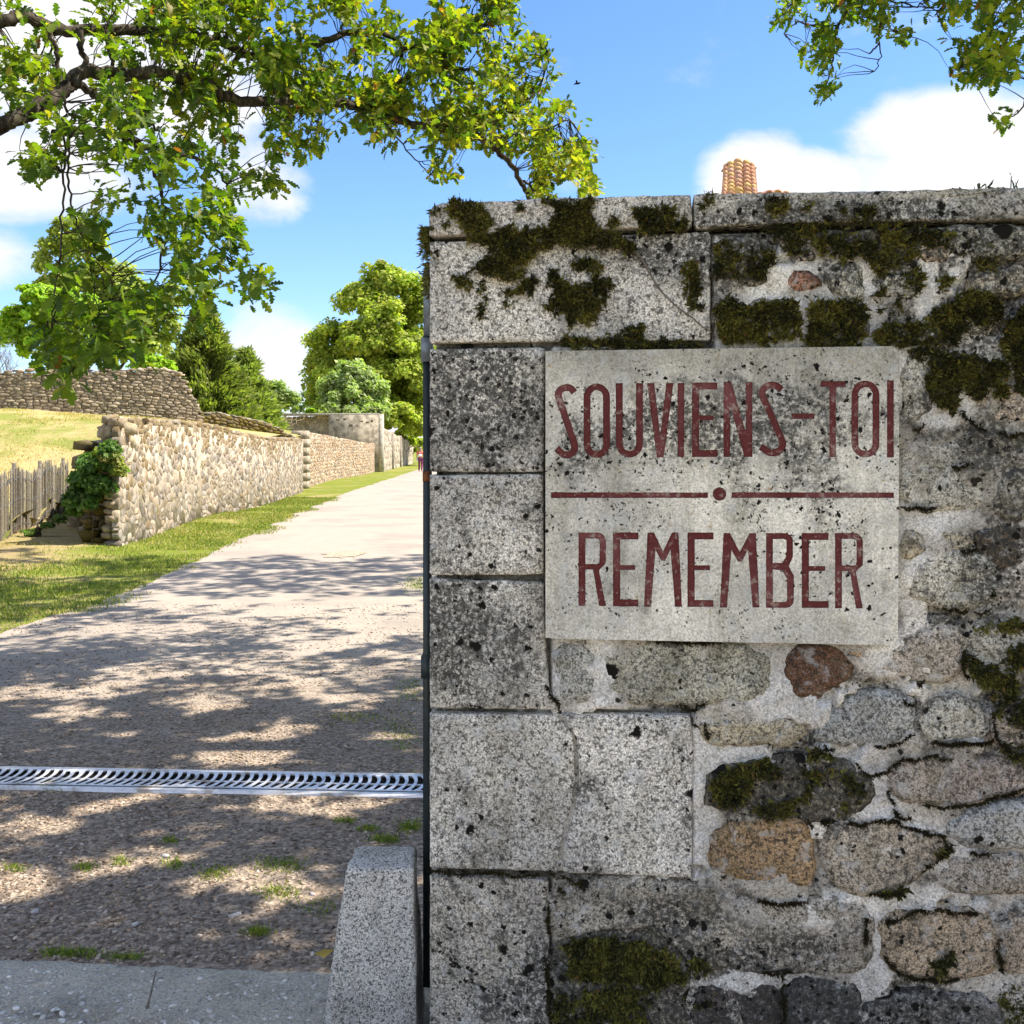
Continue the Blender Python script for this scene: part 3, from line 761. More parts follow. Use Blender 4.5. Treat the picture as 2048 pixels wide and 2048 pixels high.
GR = (.74, .705, .63); GW = (.78, .745, .675)
QUOIN = [
    ([(859, 484), (1115, 474), (1421, 463), (1421, 680), (1250, 683), (1120, 682), (859, 686)], GW, .30),
    ([(859, 698), (1089, 695), (1087, 944), (859, 944)], GR, .58),
    ([(859, 950), (1086, 948), (1087, 1149), (859, 1151)], GR, .40),
    ([(859, 1158), (1086, 1166), (1090, 1285), (1098, 1380), (1116, 1410), (1112, 1420), (859, 1417)], GR, .44),
    ([(859, 1427), (1112, 1431), (1146, 1470), (1150, 1560), (1142, 1610), (1119, 1700), (1116, 1744), (859, 1737)], GR, .36),
    ([(1120, 1428), (1380, 1432), (1386, 1500), (1384, 1756), (1124, 1746), (1127, 1700), (1150, 1620), (1158, 1560), (1154, 1475)], GW, .42),
    ([(859, 1753), (1096, 1761), (1098, 1900), (1099, 2160), (859, 2160)], (.64, .59, .51), .50),
]
for k, (p, t, a) in enumerate(QUOIN):
    face_stone(p, t, a, 0, .5 if p[0][0] < 900 else .1, .0022, .0018, .006, False, 'corner_block', k)
COPE = [
    ([(859, 424), (866, 413), (890, 406), (1014, 403), (1080, 397), (1295, 393), (1383, 391), (1384, 460), (1266, 459), (1115, 466), (859, 473)], (.66, .62, .55), .25),
    ([(1387, 390), (1700, 384), (2062, 376), (2062, 441), (1772, 445), (1524, 450), (1440, 454), (1388, 461)], (.56, .535, .48), .42),
]
for k, (p, t, a) in enumerate(COPE): face_stone(p, t, a, .012, .52, .004, .003, .012, False, 'coping_stone', 20 + k)

TAN = (.56, .50, .40); PK = (.56, .48, .41); BL = (.50, .51, .52); DK = (.30, .285, .25); GY = (.55, .535, .485)
RUB = [
    ([(1108, 1292), (1186, 1294), (1187, 1400), (1130, 1408), (1112, 1360)], (.50, .50, .48), .3),
    ([(1224, 1292), (1530, 1296), (1528, 1385), (1495, 1400), (1400, 1408), (1240, 1405)], (.46, .45, .39), .5),
    ([(1581, 1296), (1660, 1292), (1695, 1310), (1705, 1335), (1698, 1357), (1650, 1383), (1610, 1402), (1597, 1399), (1583, 1363), (1578, 1345)], (.185, .105, .07), .40),
    ([(1688, 1298), (1732, 1299), (1730, 1322), (1708, 1318)], (.46, .34, .23), .2),
    ([(1742, 1305), (1800, 1290), (1850, 1258), (1920, 1256), (1930, 1300), (1918, 1345), (1870, 1365), (1800, 1352), (1755, 1340)], (.44, .40, .36), .4),
    ([(1635, 1470), (1650, 1450), (1688, 1405), (1735, 1390), (1802, 1396), (1826, 1413), (1820, 1463), (1796, 1484), (1750, 1492), (1680, 1490), (1650, 1482)], (.40, .41, .41), .35),
    ([(1840, 1440), (1870, 1408), (1930, 1400), (1965, 1420), (1975, 1480), (1870, 1485), (1835, 1470)], GY, .45),
    ([(1830, 1140), (1860, 1110), (1930, 1100), (1985, 1120), (1990, 1190), (1960, 1215), (1890, 1215), (1835, 1195), (1820, 1165)], GY, .52),
    ([(1875, 1070), (1900, 1058), (1945, 1065), (1950, 1090), (1935, 1108), (1900, 1100)], TAN, .5),
    ([(1801, 1065), (1840, 1063), (1855, 1090), (1840, 1118), (1801, 1120)], TAN, .5),
    ([(1960, 1060), (2040, 1050), (2100, 1070), (2090, 1130), (2000, 1140), (1960, 1110)], (.16, .13, .10), .7),
    ([(1802, 900), (1860, 880), (1960, 890), (1985, 950), (1960, 1010), (1900, 1020), (1803, 1018)], GY, .52),
    ([(1990, 960), (2050, 930), (2120, 960), (2110, 1030), (1990, 1045)], DK, .6),
    ([(1803, 712), (1850, 720), (1870, 790), (1860, 830), (1805, 850)], GY, .4),
    ([(1925, 862), (2040, 866), (2100, 860), (2100, 920), (1990, 925), (1905, 890)], DK, .6),
    ([(1930, 790), (2000, 760), (2100, 770), (2100, 845), (1990, 850), (1935, 825)], PK, .5),
    ([(1882, 706), (2020, 696), (2100, 700), (2100, 752), (1990, 755), (1900, 770)], GY, .5),
    ([(1428, 478), (1530, 473), (1540, 560), (1500, 572), (1430, 562)], DK, .6),
    ([(1575, 545), (1600, 535), (1642, 555), (1640, 578), (1600, 582), (1576, 568)], (.36, .20, .145), .2),
    ([(1585, 505), (1630, 495), (1640, 522), (1600, 528)], PK, .3),
    ([(1648, 532), (1720, 520), (1728, 590), (1700, 597), (1655, 582)], GY, .35),
    ([(1435, 602), (1590, 597), (1600, 680), (1435, 682)], DK, .6),
    ([(1612, 607), (1725, 602), (1735, 688), (1612, 688)], DK, .6),
    ([(1748, 545), (1840, 540), (1850, 590), (1760, 600)], GY, .5),
    ([(1752, 655), (1860, 645), (1890, 690), (1760, 690)], GY, .5),
    ([(1830, 485), (1910, 482), (1915, 520), (1835, 528)], PK, .35),
    ([(1945, 545), (2060, 530), (2060, 590), (1950, 595)], TAN, .4),
    ([(1875, 610), (1990, 603), (2000, 660), (1900, 680)], GY, .5),
    ([(2012, 620), (2100, 615), (2100, 680), (2010, 685)], DK, .5),
    ([(1545, 464), (1700, 459), (1705, 488), (1560, 492)], DK, .7), ([(1715, 458), (1850, 454), (1850, 477), (1715, 486)], DK, .65),
    ([(1862, 455), (2060, 448), (2060, 510), (1930, 520), (1862, 478)], GY, .6),
    ([(1415, 1442), (1600, 1440), (1602, 1488), (1500, 1493), (1415, 1490)], (.48, .43, .33), .35),
    ([(1422, 1584), (1437, 1544), (1484, 1524), (1548, 1520), (1615, 1517), (1678, 1530), (1715, 1550), (1739, 1574), (1722, 1614), (1685, 1641), (1600, 1641), (1541, 1634), (1433, 1614)], (.22, .20, .165), .75),
    ([(1423, 1722), (1433, 1671), (1474, 1651), (1568, 1641), (1614, 1655), (1618, 1768), (1600, 1773), (1541, 1765), (1484, 1759), (1437, 1745)], (.36, .25, .15), .25),
    ([(1648, 1695), (1662, 1665), (1702, 1648), (1786, 1641), (1819, 1658), (1883, 1671), (1893, 1688), (1856, 1735), (1802, 1775), (1749, 1789), (1695, 1779), (1668, 1749)], (.47, .42, .36), .48),
    ([(1774, 1544), (1819, 1520), (1880, 1516), (1893, 1560), (1888, 1612), (1849, 1611), (1789, 1601)], (.46, .41, .37), .42),
    ([(1898, 1520), (2000, 1525), (2110, 1530), (2110, 1575), (1970, 1601), (1898, 1612)], (.43, .37, .34), .46),
    ([(1905, 1640), (1990, 1612), (2100, 1605), (2100, 1690), (1960, 1700), (1900, 1670)], BL, .42),
    ([(1890, 1722), (2000, 1708), (2100, 1715), (2100, 1785), (1900, 1790)], (.45, .41, .37), .36),
    ([(1468, 1803), (1540, 1808), (1720, 1812), (1735, 1850), (1728, 1930), (1700, 1945), (1500, 1942), (1468, 1930)], (.40, .37, .335), .52),
    ([(1106, 1778), (1240, 1768), (1455, 1784), (1462, 1925), (1385, 1935), (1340, 1866), (1200, 1858), (1108, 1880)], (.40, .37, .325), .50),
    ([(1105, 1892), (1200, 1868), (1330, 1874), (1372, 1930), (1360, 2000), (1376, 2070), (1105, 2070)], (.22, .20, .165), .7),
    ([(1772, 1842), (1836, 1822), (1970, 1829), (1987, 1876), (1990, 1943), (1937, 1953), (1870, 1960), (1796, 1946), (1769, 1910)], (.50, .41, .31), .5),
    ([(2003, 1842), (2100, 1835), (2100, 1950), (2005, 1955)], (.45, .38, .31), .4),
    ([(1388, 1972), (1470, 1973), (1560, 1975), (1560, 2075), (1388, 2075)], (.15, .125, .12), .7),
    ([(1572, 1962), (1690, 1963), (1720, 1988), (1720, 2075), (1572, 2075)], (.17, .165, .17), .7),
    ([(1738, 1993), (1990, 1988), (2000, 2075), (1738, 2075)], (.25, .245, .25), .62),
    ([(2012, 1975), (2110, 1970), (2110, 2070), (2012, 2070)], GY, .5),
    ([(1935, 1250), (2060, 1240), (2060, 1340), (1990, 1380), (1942, 1330)], GY, .5),
    ([(1990, 1432), (2060, 1402), (2060, 1500), (1995, 1500)], PK, .4),
    ([(1648, 1815 - 300), (1680, 1525), (1760, 1545), (1745, 1560), (1715, 1540)], TAN, .3),
]
for k, (p, t, a) in enumerate(RUB[:-1]):
    face_stone(p, tuple(np.array(t) * (1.11, 1.09, 1.02)), a - .10, random.uniform(.000, .008), .05, .006, .008, .022, True, 'stone', 100 + k)
# rubble going on outside the frame to the right, and down to the footing
ur = uv(np.array([2070.]), np.array([1000.]))[0, 0]
rr = random.Random(5)
for poly in cells(2.3, 2.0, .22, .15, .3, .03, rr):
    P = np.array(poly) + (ur + .03, .02)
    if P[:, 1].max() > 1.98 or np.ptp(P[:, 0]) < .06 or np.ptp(P[:, 1]) < .05: continue
    face_stone(P, rr.choice([GY, TAN, PK, DK, BL]), rr.uniform(.3, .6), rr.uniform(0, .008), .05, .005, .006, .01, True, 'stone', rr.randint(0, 999), True)
zt0, zt1 = uv(2062, 376)[1], uv(2062, 441)[1]
for k in range(3):
    u0 = uv(2064, 376)[0] + k * .8
    face_stone([(u0, zt1), (u0 + .79, zt1 + .004), (u0 + .79, zt0 + .006), (u0, zt0)], (.42, .43, .44), .4, .012, .52, .004, .003, .012, False, 'coping_stone', 40 + k, True)
for q in range(9):      # footing course below the frame
    u0 = .34 + q * .3
    if u0 > 1.6: break
    face_stone([(u0, -.05), (u0 + .28, -.05), (u0 + .28, .085), (u0, .085)], GY, .5, 0, .05, .004, .005, .01, True, 'stone', 60 + q, True)

# lime bedding between the rubble, and the mass of the wall behind it
uq = .0
ug = np.arange(.015, 4.2, .011); ug = ug[ug < 1.75]; zg = np.arange(-.05, 2.17, .011)
Ug, Zg = np.meshgrid(ug, zg); Pm = np.stack([Ug, Zg], -1).reshape(-1, 2)
sxy = CX + (XA + Pm[:, 0] * TU[0]) / (Y0 + Pm[:, 0] * TU[1]) * F; syy = HY + (EYE - Pm[:, 1]) / (Y0 + Pm[:, 0] * TU[1]) * F
n1 = fn2(Pm[:, 0], Pm[:, 1], 9, 31, 5); n2 = fn2(Pm[:, 0], Pm[:, 1], 30, 37, 4); n3 = fn2(Pm[:, 0], Pm[:, 1], 5, 41, 4)
dep = -.004 + .030 * (n1 - .5) + .018 * (n2 - .5)
quo = (sxy < 1100) | ((sxy < 1424) & (syy < 694)) | ((sxy < 1386) & (syy > 1424) & (syy < 1758))
edge_fill = (syy > 1424) & (syy < 1750) & (sxy > 1105) & (sxy < 1165)          # the two long blocks are flush-pointed
dep = np.where(quo & ~edge_fill, -.022 - .012 * n2, dep)
dep = np.where(~quo & (n3 > .60) & (n2 > .46), dep - .03, dep)               # lost pointing
dep = np.where(syy < 463 , -.03, dep)
Vm = wp(Pm, dep); ny, nx = Ug.shape
i = (np.arange(ny - 1)[:, None] * nx + np.arange(nx - 1)[None]).ravel(); fm = np.stack([i, i + 1, i + nx + 1, i + nx], -1)
fresh = np.clip((fn2(Pm[:, 0], Pm[:, 1], 6, 77, 3) - .35) * 3, 0, 1)[:, None]
WHITE = [(1545, 1345, 55, 70), (1690, 1400, 70, 30), (1640, 1425, 60, 40), (1405, 1560, 26, 110), (1480, 1505, 110, 18), (1755, 1595, 48, 46), (1400, 1745, 30, 34), (1545, 540, 34, 60), (1690, 545, 80, 45), (1855, 575, 24, 75), (1738, 662, 22, 46), (1930, 570, 36, 60), (1822, 742, 30, 70), (1880, 810, 50, 36), (1748, 1900, 34, 130), (1850, 1805, 170, 28), (1500, 1965, 80, 18), (1330, 1765, 60, 18), (1118, 1350, 16, 70), (1205, 1350, 24, 70), (1180, 1430, 120, 22), (1640, 1640, 30, 90), (1850, 1030, 60, 30), (1830, 1180, 30, 80), (1810, 1320, 60, 40), (1890, 1370, 90, 30), (1960, 1420, 24, 60), (1700, 1505, 60, 22), (1240, 2000, 30, 40), (1860, 1690, 60, 40), (1450, 500, 30, 40), (1600, 640, 14, 40)]
wf = np.zeros(len(Pm))
for x_, y_, rx_, ry_ in WHITE: wf = np.maximum(wf, np.clip(1.9 - 1.1 * np.hypot((sxy - x_) / rx_, (syy - y_) / ry_), 0, 1))
wf = np.clip(wf * 1.3 - 1.9 * (fn2(Pm[:, 0], Pm[:, 1], 22, 71, 4) - .42), 0, 1)[:, None]
mt = np.array([(.86, .835, .78)]) * wf + (np.array([(.64, .595, .52)]) * fresh + np.array([(.46, .425, .36)]) * (1 - fresh)) * (1 - wf)
mt = np.where((quo & ~edge_fill)[:, None], np.array([(.16, .15, .13)]), mt)
am = np.clip(.46 - .34 * wf[:, 0] + .9 * grime(Pm) * (1 - .5 * wf[:, 0]) + .4 * np.clip((n3 - .5) * 4, 0, 1), 0, 1)
obj('mortar', mesh_np('mortar', Vm, fm, M_mortar, np.column_stack([mt, am]), smooth=True), wall)
mb = MB()
Mw = Matrix(((TU[0], -NRM[0], 0, ORG[0]), (TU[1], -NRM[1], 0, ORG[1]), (0, 0, 1, 0), (0, 0, 0, 1)))
mb.box((.02, .07, -.3), (4.2, .50, 2.15), Mw); mb.box((1.74, .004, -.3), (4.2, .07, 2.15), Mw)
obj('core', mb.mesh('core', M_core), wall)

# ------------------------------------------------------------------ plaque with cut and painted letters
SLAB = uv(np.array([1091., 1799, 1796, 1091]), np.array([702., 692, 1291, 1277]), .03)
plaque = empty('plaque', wp(np.array([SLAB[3]]), .0)[0], 'pale stone plaque with dark red cut capitals fixed on the near granite wall', 'plaque')
PD = .030      # front face in front of the wall plane
def pc_(pts): return uv(*np.array(pts, float).T, PD)
def arc(cx, cy, rx, ry, a0, a1, n=10): return [(cx + rx * math.cos(math.radians(a)), cy + ry * math.sin(math.radians(a))) for a in np.linspace(a0, a1, n)]
def stroke(path, w):
    """outline of an open stroke of width w (flat ends)"""
    P = np.array(path, float); T = np.gradient(P, axis=0); T /= np.linalg.norm(T, axis=1)[:, None]; N = np.column_stack([-T[:, 1], T[:, 0]]) * w / 2
    return np.vstack([P + N, (P - N)[::-1]]).tolist()
LW = 14.0
def L_I(x, w, t, b_): return [[(x, t), (x + w, t), (x + w, b_), (x, b_)]]
def L_E(x0, x1, t, b_, w=14.5, h=14):
    m = (t + b_) / 2 - 4
    return [[(x0, t), (x1, t), (x1, t + h), (x0 + w, t + h), (x0 + w, m - h / 2 + 2), (x1 - 7, m - h / 2 + 2), (x1 - 7, m + h / 2 - 2), (x0 + w, m + h / 2 - 2), (x0 + w, b_ - h), (x1, b_ - h), (x1, b_), (x0, b_)]]
def L_O(x0, x1, t, b_, w=14):
    cx = (x0 + x1) / 2; r = (x1 - x0) / 2; ri = r - w
    o = arc(cx, t + r, r, r, 180, 360, 14) + arc(cx, b_ - r, r, r, 0, 180, 14)
    q = arc(cx, t + r, ri, ri + 1, 180, 360, 12) + arc(cx, b_ - r, ri, ri + 1, 0, 180, 12)
    return [o, q]
def L_U(x0, x1, t, b_, w=14):
    cx = (x0 + x1) / 2; r = (x1 - x0) / 2; ri = r - w
    return [[(x0, t), (x0 + w, t)] + arc(cx, b_ - r, ri, ri + 1, 180, 0, 12) + [(x1 - w, t), (x1, t)] + arc(cx, b_ - r, r, r, 0, 180, 14)]
def L_S(x0, x1, t, b_, w=14):
    """upper hook, long diagonal, lower hook"""
    h = w / 2; wd = x1 - x0; xl = x0 + h + 1; xr = x1 - h
    p = [(x1 - .17 * wd, t + 17)] + arc(xl + .36 * wd, t + h + .30 * wd, .36 * wd, .30 * wd, 300, 180, 9)
    p += [(xl + .06 * wd, t + h + .30 * wd + 10)]
    p += [(xr - .06 * wd, b_ - h - .34 * wd - 10)] + arc(xr - .36 * wd, b_ - h - .34 * wd, .36 * wd, .34 * wd, 0, 110, 9) + [(x0 + 5, b_ - 20)]
    return [stroke(p, w)]
def L_V(x0, x1, t, b_, w=14.5):
    cx = (x0 + x1) / 2
    return [[(x0, t), (x0 + w, t), (cx, b_ - 44), (x1 - w, t), (x1, t), (cx + 7, b_), (cx - 7, b_)]]
def L_N(x0, x1, t, b_, w=13.5):
    return [[(x0, t), (x0 + w + 2, t), (x1 - w, b_ - 52), (x1 - w, t), (x1, t), (x1, b_), (x1 - w - 3, b_), (x0 + w, t + 48), (x0 + w, b_), (x0, b_)]]
def L_T(x0, x1, t, b_, w=13.5): cx = (x0 + x1) / 2 - 1; return [[(x0, t), (x1, t), (x1, t + 12), (cx + w / 2, t + 12), (cx + w / 2, b_), (cx - w / 2, b_), (cx - w / 2, t + 12), (x0, t + 12)]]
def L_R(x0, x1, t, b_, w=14):
    m = t + .49 * (b_ - t); r = 17; xr = x1 - 1
    o = [(x0, t), (xr - r, t)] + arc(xr - r, t + r, r, r, 270, 360, 7)[1:] + arc(xr - r, m - r, r, r, 0, 60, 5) + [(xr - 14, m + 4), (x1 - 1, b_), (x1 - 15, b_), (x0 + .52 * (x1 - x0), m + 2), (x0 + w, m + 2), (x0 + w, b_), (x0, b_)]
    q = [(x0 + w, t + 12), (xr - r - 1, t + 12)] + arc(xr - r - 1, t + 12 + 5, 5, 5, 270, 360, 5)[1:] + arc(xr - r - 1, m - 14, 5, 5, 0, 90, 5) + [(x0 + w, m - 9)]
    return [o, q]
def L_B(x0, x1, t, b_, w=14):
    m = t + .44 * (b_ - t); r = 16; xr = x1 - 2
    o = [(x0, t), (xr - r, t)] + arc(xr - r, t + r, r, r, 270, 360, 7)[1:] + [(xr, m - 18), (xr - 8, m), (x1, m + 20)] + arc(x1 - r, b_ - r, r, r, 0, 90, 7) + [(x0, b_)]
    q1 = [(x0 + w, t + 12), (xr - r, t + 12)] + arc(xr - 17, t + 17, 4, 5, 270, 360, 4)[1:] + [(xr - 13, m - 20), (xr - 22, m - 6), (x0 + w, m - 6)]
    q2 = [(x0 + w, m + 7), (xr - 22, m + 9), (x1 - 14, m + 25)] + arc(x1 - 18, b_ - 16, 4, 4, 0, 90, 4) + [(x0 + w, b_ - 12)]
    return [o, q1, q2]
def L_M(x0, x1, t, b_, w=14):
    a0, a1 = x0 + 7, x1 - 7; cx = (x0 + x1) / 2
    return [[(a0, t), (a0 + w - 1, t), (cx, t + 38), (a1 - w + 1, t), (a1, t), (x1, b_), (x1 - w, b_), (a1 - w - 2, t + 34), (cx + 4, t + 57), (cx - 4, t + 57), (a0 + w + 2, t + 34), (x0 + w, b_), (x0, b_)]]
t1, b1, t2, b2 = 765, 915, 1066, 1214
LET = [('s', L_S(1108, 1157, 768, 917)), ('o', L_O(1167, 1220, 767, 916)), ('u', L_U(1231.5, 1286, 766, 915)), ('v', L_V(1294, 1347, 766, 915)), ('i', L_I(1355, 13.5, 766, 914)),
       ('e', L_E(1384, 1435, 765, 914)), ('n', L_N(1447, 1505, 764, 914)), ('s', L_S(1516, 1573, 763, 913)), ('hyphen', [[(1583, 827), (1629, 827), (1629, 838), (1583, 838)]]),
       ('t', L_T(1641, 1692, 762, 914)), ('o', L_O(1703, 1759, 761, 915)), ('i', L_I(1774, 14, 761, 915)),
       ('rule', [[(1102, 984.5), (1416, 985), (1416, 996), (1102, 996)]]), ('dot', [arc(1439, 988, 14, 13.5, 0, 345, 24)]), ('rule', [[(1463, 984.5), (1788, 985), (1788, 996), (1463, 996)]]),
       ('r', L_R(1157, 1213, 1065, 1212)), ('e', L_E(1226, 1277, 1065, 1213)), ('m', L_M(1288, 1364, 1065, 1214)), ('e', L_E(1375, 1427, 1065, 1214)), ('m', L_M(1440, 1519, 1066, 1215)),
       ('b', L_B(1532, 1588, 1066, 1216)), ('e', L_E(1603.5, 1657.5, 1066, 1216)), ('r', L_R(1670, 1727, 1066, 1217))]
RD = .0035
outer = resample(SLAB, .03)
loops = [outer]
for nm, ls in LET:
    for l in ls:
        q = resample(pc_(l), .006) if nm not in ('x',) else pc_(l)
        # keep corners: add the true corner points instead of the nearest samples
        base = pc_(l)
        for c_ in base:
            q[np.argmin(np.linalg.norm(q - c_, axis=1))] = c_
        q = q + .0007 * np.column_stack([fbm(np.column_stack([q, 0 * q[:, 0]]), 90, 2), fbm(np.column_stack([q, 0 * q[:, 0] + 9]), 90, 2)])
        loops.append(q)
def fill(lps, extra=None):
    from mathutils.geometry import delaunay_2d_cdt
    vs = []; es = []
    for l in lps:
        s = len(vs); vs += [Vector(p) for p in l]; es += [(s + k, s + (k + 1) % len(l)) for k in range(len(l))]
    if extra is not None: vs += [Vector(p) for p in extra]
    r = delaunay_2d_cdt(vs, es, [], 1, 1e-6)
    V = np.array([tuple(v) for v in r[0]])
    cen = np.array([V[list(f)].mean(0) for f in r[2]]); ok = np.zeros(len(cen), bool)
    for l in lps: ok ^= inside(l, cen[:, 0], cen[:, 1])
    fs = []
    for f, keep_ in zip(r[2], ok):
        if not keep_: continue
        f = list(f)
        a = sum(V[f[k - 1], 0] * V[f[k], 1] - V[f[k], 0] * V[f[k - 1], 1] for k in range(len(f)))
        if a > 0: f = f[::-1]
        if len(f) == 3: fs.append(f)
        else:
            tri = tessellate_polygon([[Vector((*V[q], 0)) for q in f]])
            fs += [[f[q] for q in t_] for t_ in tri]
    return V, np.array(fs)
eg = np.stack(np.meshgrid(np.arange(SLAB[:, 0].min(), SLAB[:, 0].max(), .018), np.arange(SLAB[:, 1].min(), SLAB[:, 1].max(), .018)), -1).reshape(-1, 2)
eg = eg[inside(SLAB.mean(0) + (SLAB - SLAB.mean(0)) * .98, eg[:, 0], eg[:, 1])] + rng.normal(0, .0015, (1, 2))
Vf, Ff = fill(loops, eg)
def facing(V3, Fc):
    n = np.cross(V3[Fc[:, 1]] - V3[Fc[:, 0]], V3[Fc[:, 2]] - V3[Fc[:, 0]]) @ NRM
    Fc = Fc.copy(); Fc[n < 0] = Fc[n < 0][:, ::-1]; return Fc
mb = MB()
def pl_amt(P):
    X = XA + P[:, 0] * TU[0]; Yw = Y0 - .03 + P[:, 0] * TU[1]; sx = CX + X / Yw * F; sy = HY + (EYE - P[:, 1]) / Yw * F
    a = .30 + .40 * np.clip(1.3 - np.hypot((sx - 1500) / 330, (sy - 850) / 120), 0, 1) + .22 * np.clip(1.2 - np.hypot((sx - 1200) / 160, (sy - 900) / 120), 0, 1) + .22 * np.clip(1.2 - np.hypot((sx - 1560) / 260, (sy - 1010) / 60), 0, 1)
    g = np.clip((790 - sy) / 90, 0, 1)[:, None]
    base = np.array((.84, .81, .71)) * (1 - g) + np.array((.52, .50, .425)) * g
    return np.column_stack([base, np.clip(a, 0, 1)])
# the slab's face is subdivided by a backing grid of tints: simple triangles, colour by position
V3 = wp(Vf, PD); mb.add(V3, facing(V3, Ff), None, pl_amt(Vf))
for l in loops:                                                                 # edges of the slab and walls of the cut letters
    n = len(l); dpt = -.01 if l is outer else PD - RD - .0005
    V3 = np.vstack([wp(l, PD), wp(l, dpt)])
    mb.add(V3, None, [(k, (k + 1) % n, n + (k + 1) % n, n + k) for k in range(n)], np.column_stack([np.tile((.58, .55, .47), (2 * n, 1)), np.full(2 * n, .3)]))
obj('slab', mb.mesh('slab', M_plaque), plaque)
for nm, ls in LET:
    lps = [resample(pc_(l), .006) for l in ls]
    for l, q in zip(ls, lps):
        for c_ in pc_(l): q[np.argmin(np.linalg.norm(q - c_, axis=1))] = c_
    Vl, Fl = fill(lps); c = Vl.mean(0)
    V3 = wp(Vl, PD - RD); kind = {'hyphen': 'hyphen', 'rule': 'rule', 'dot': 'dot'}.get(nm, 'letter')
    obj(kind, mesh_np(kind, V3, facing(V3, Fl), M_letter), plaque)

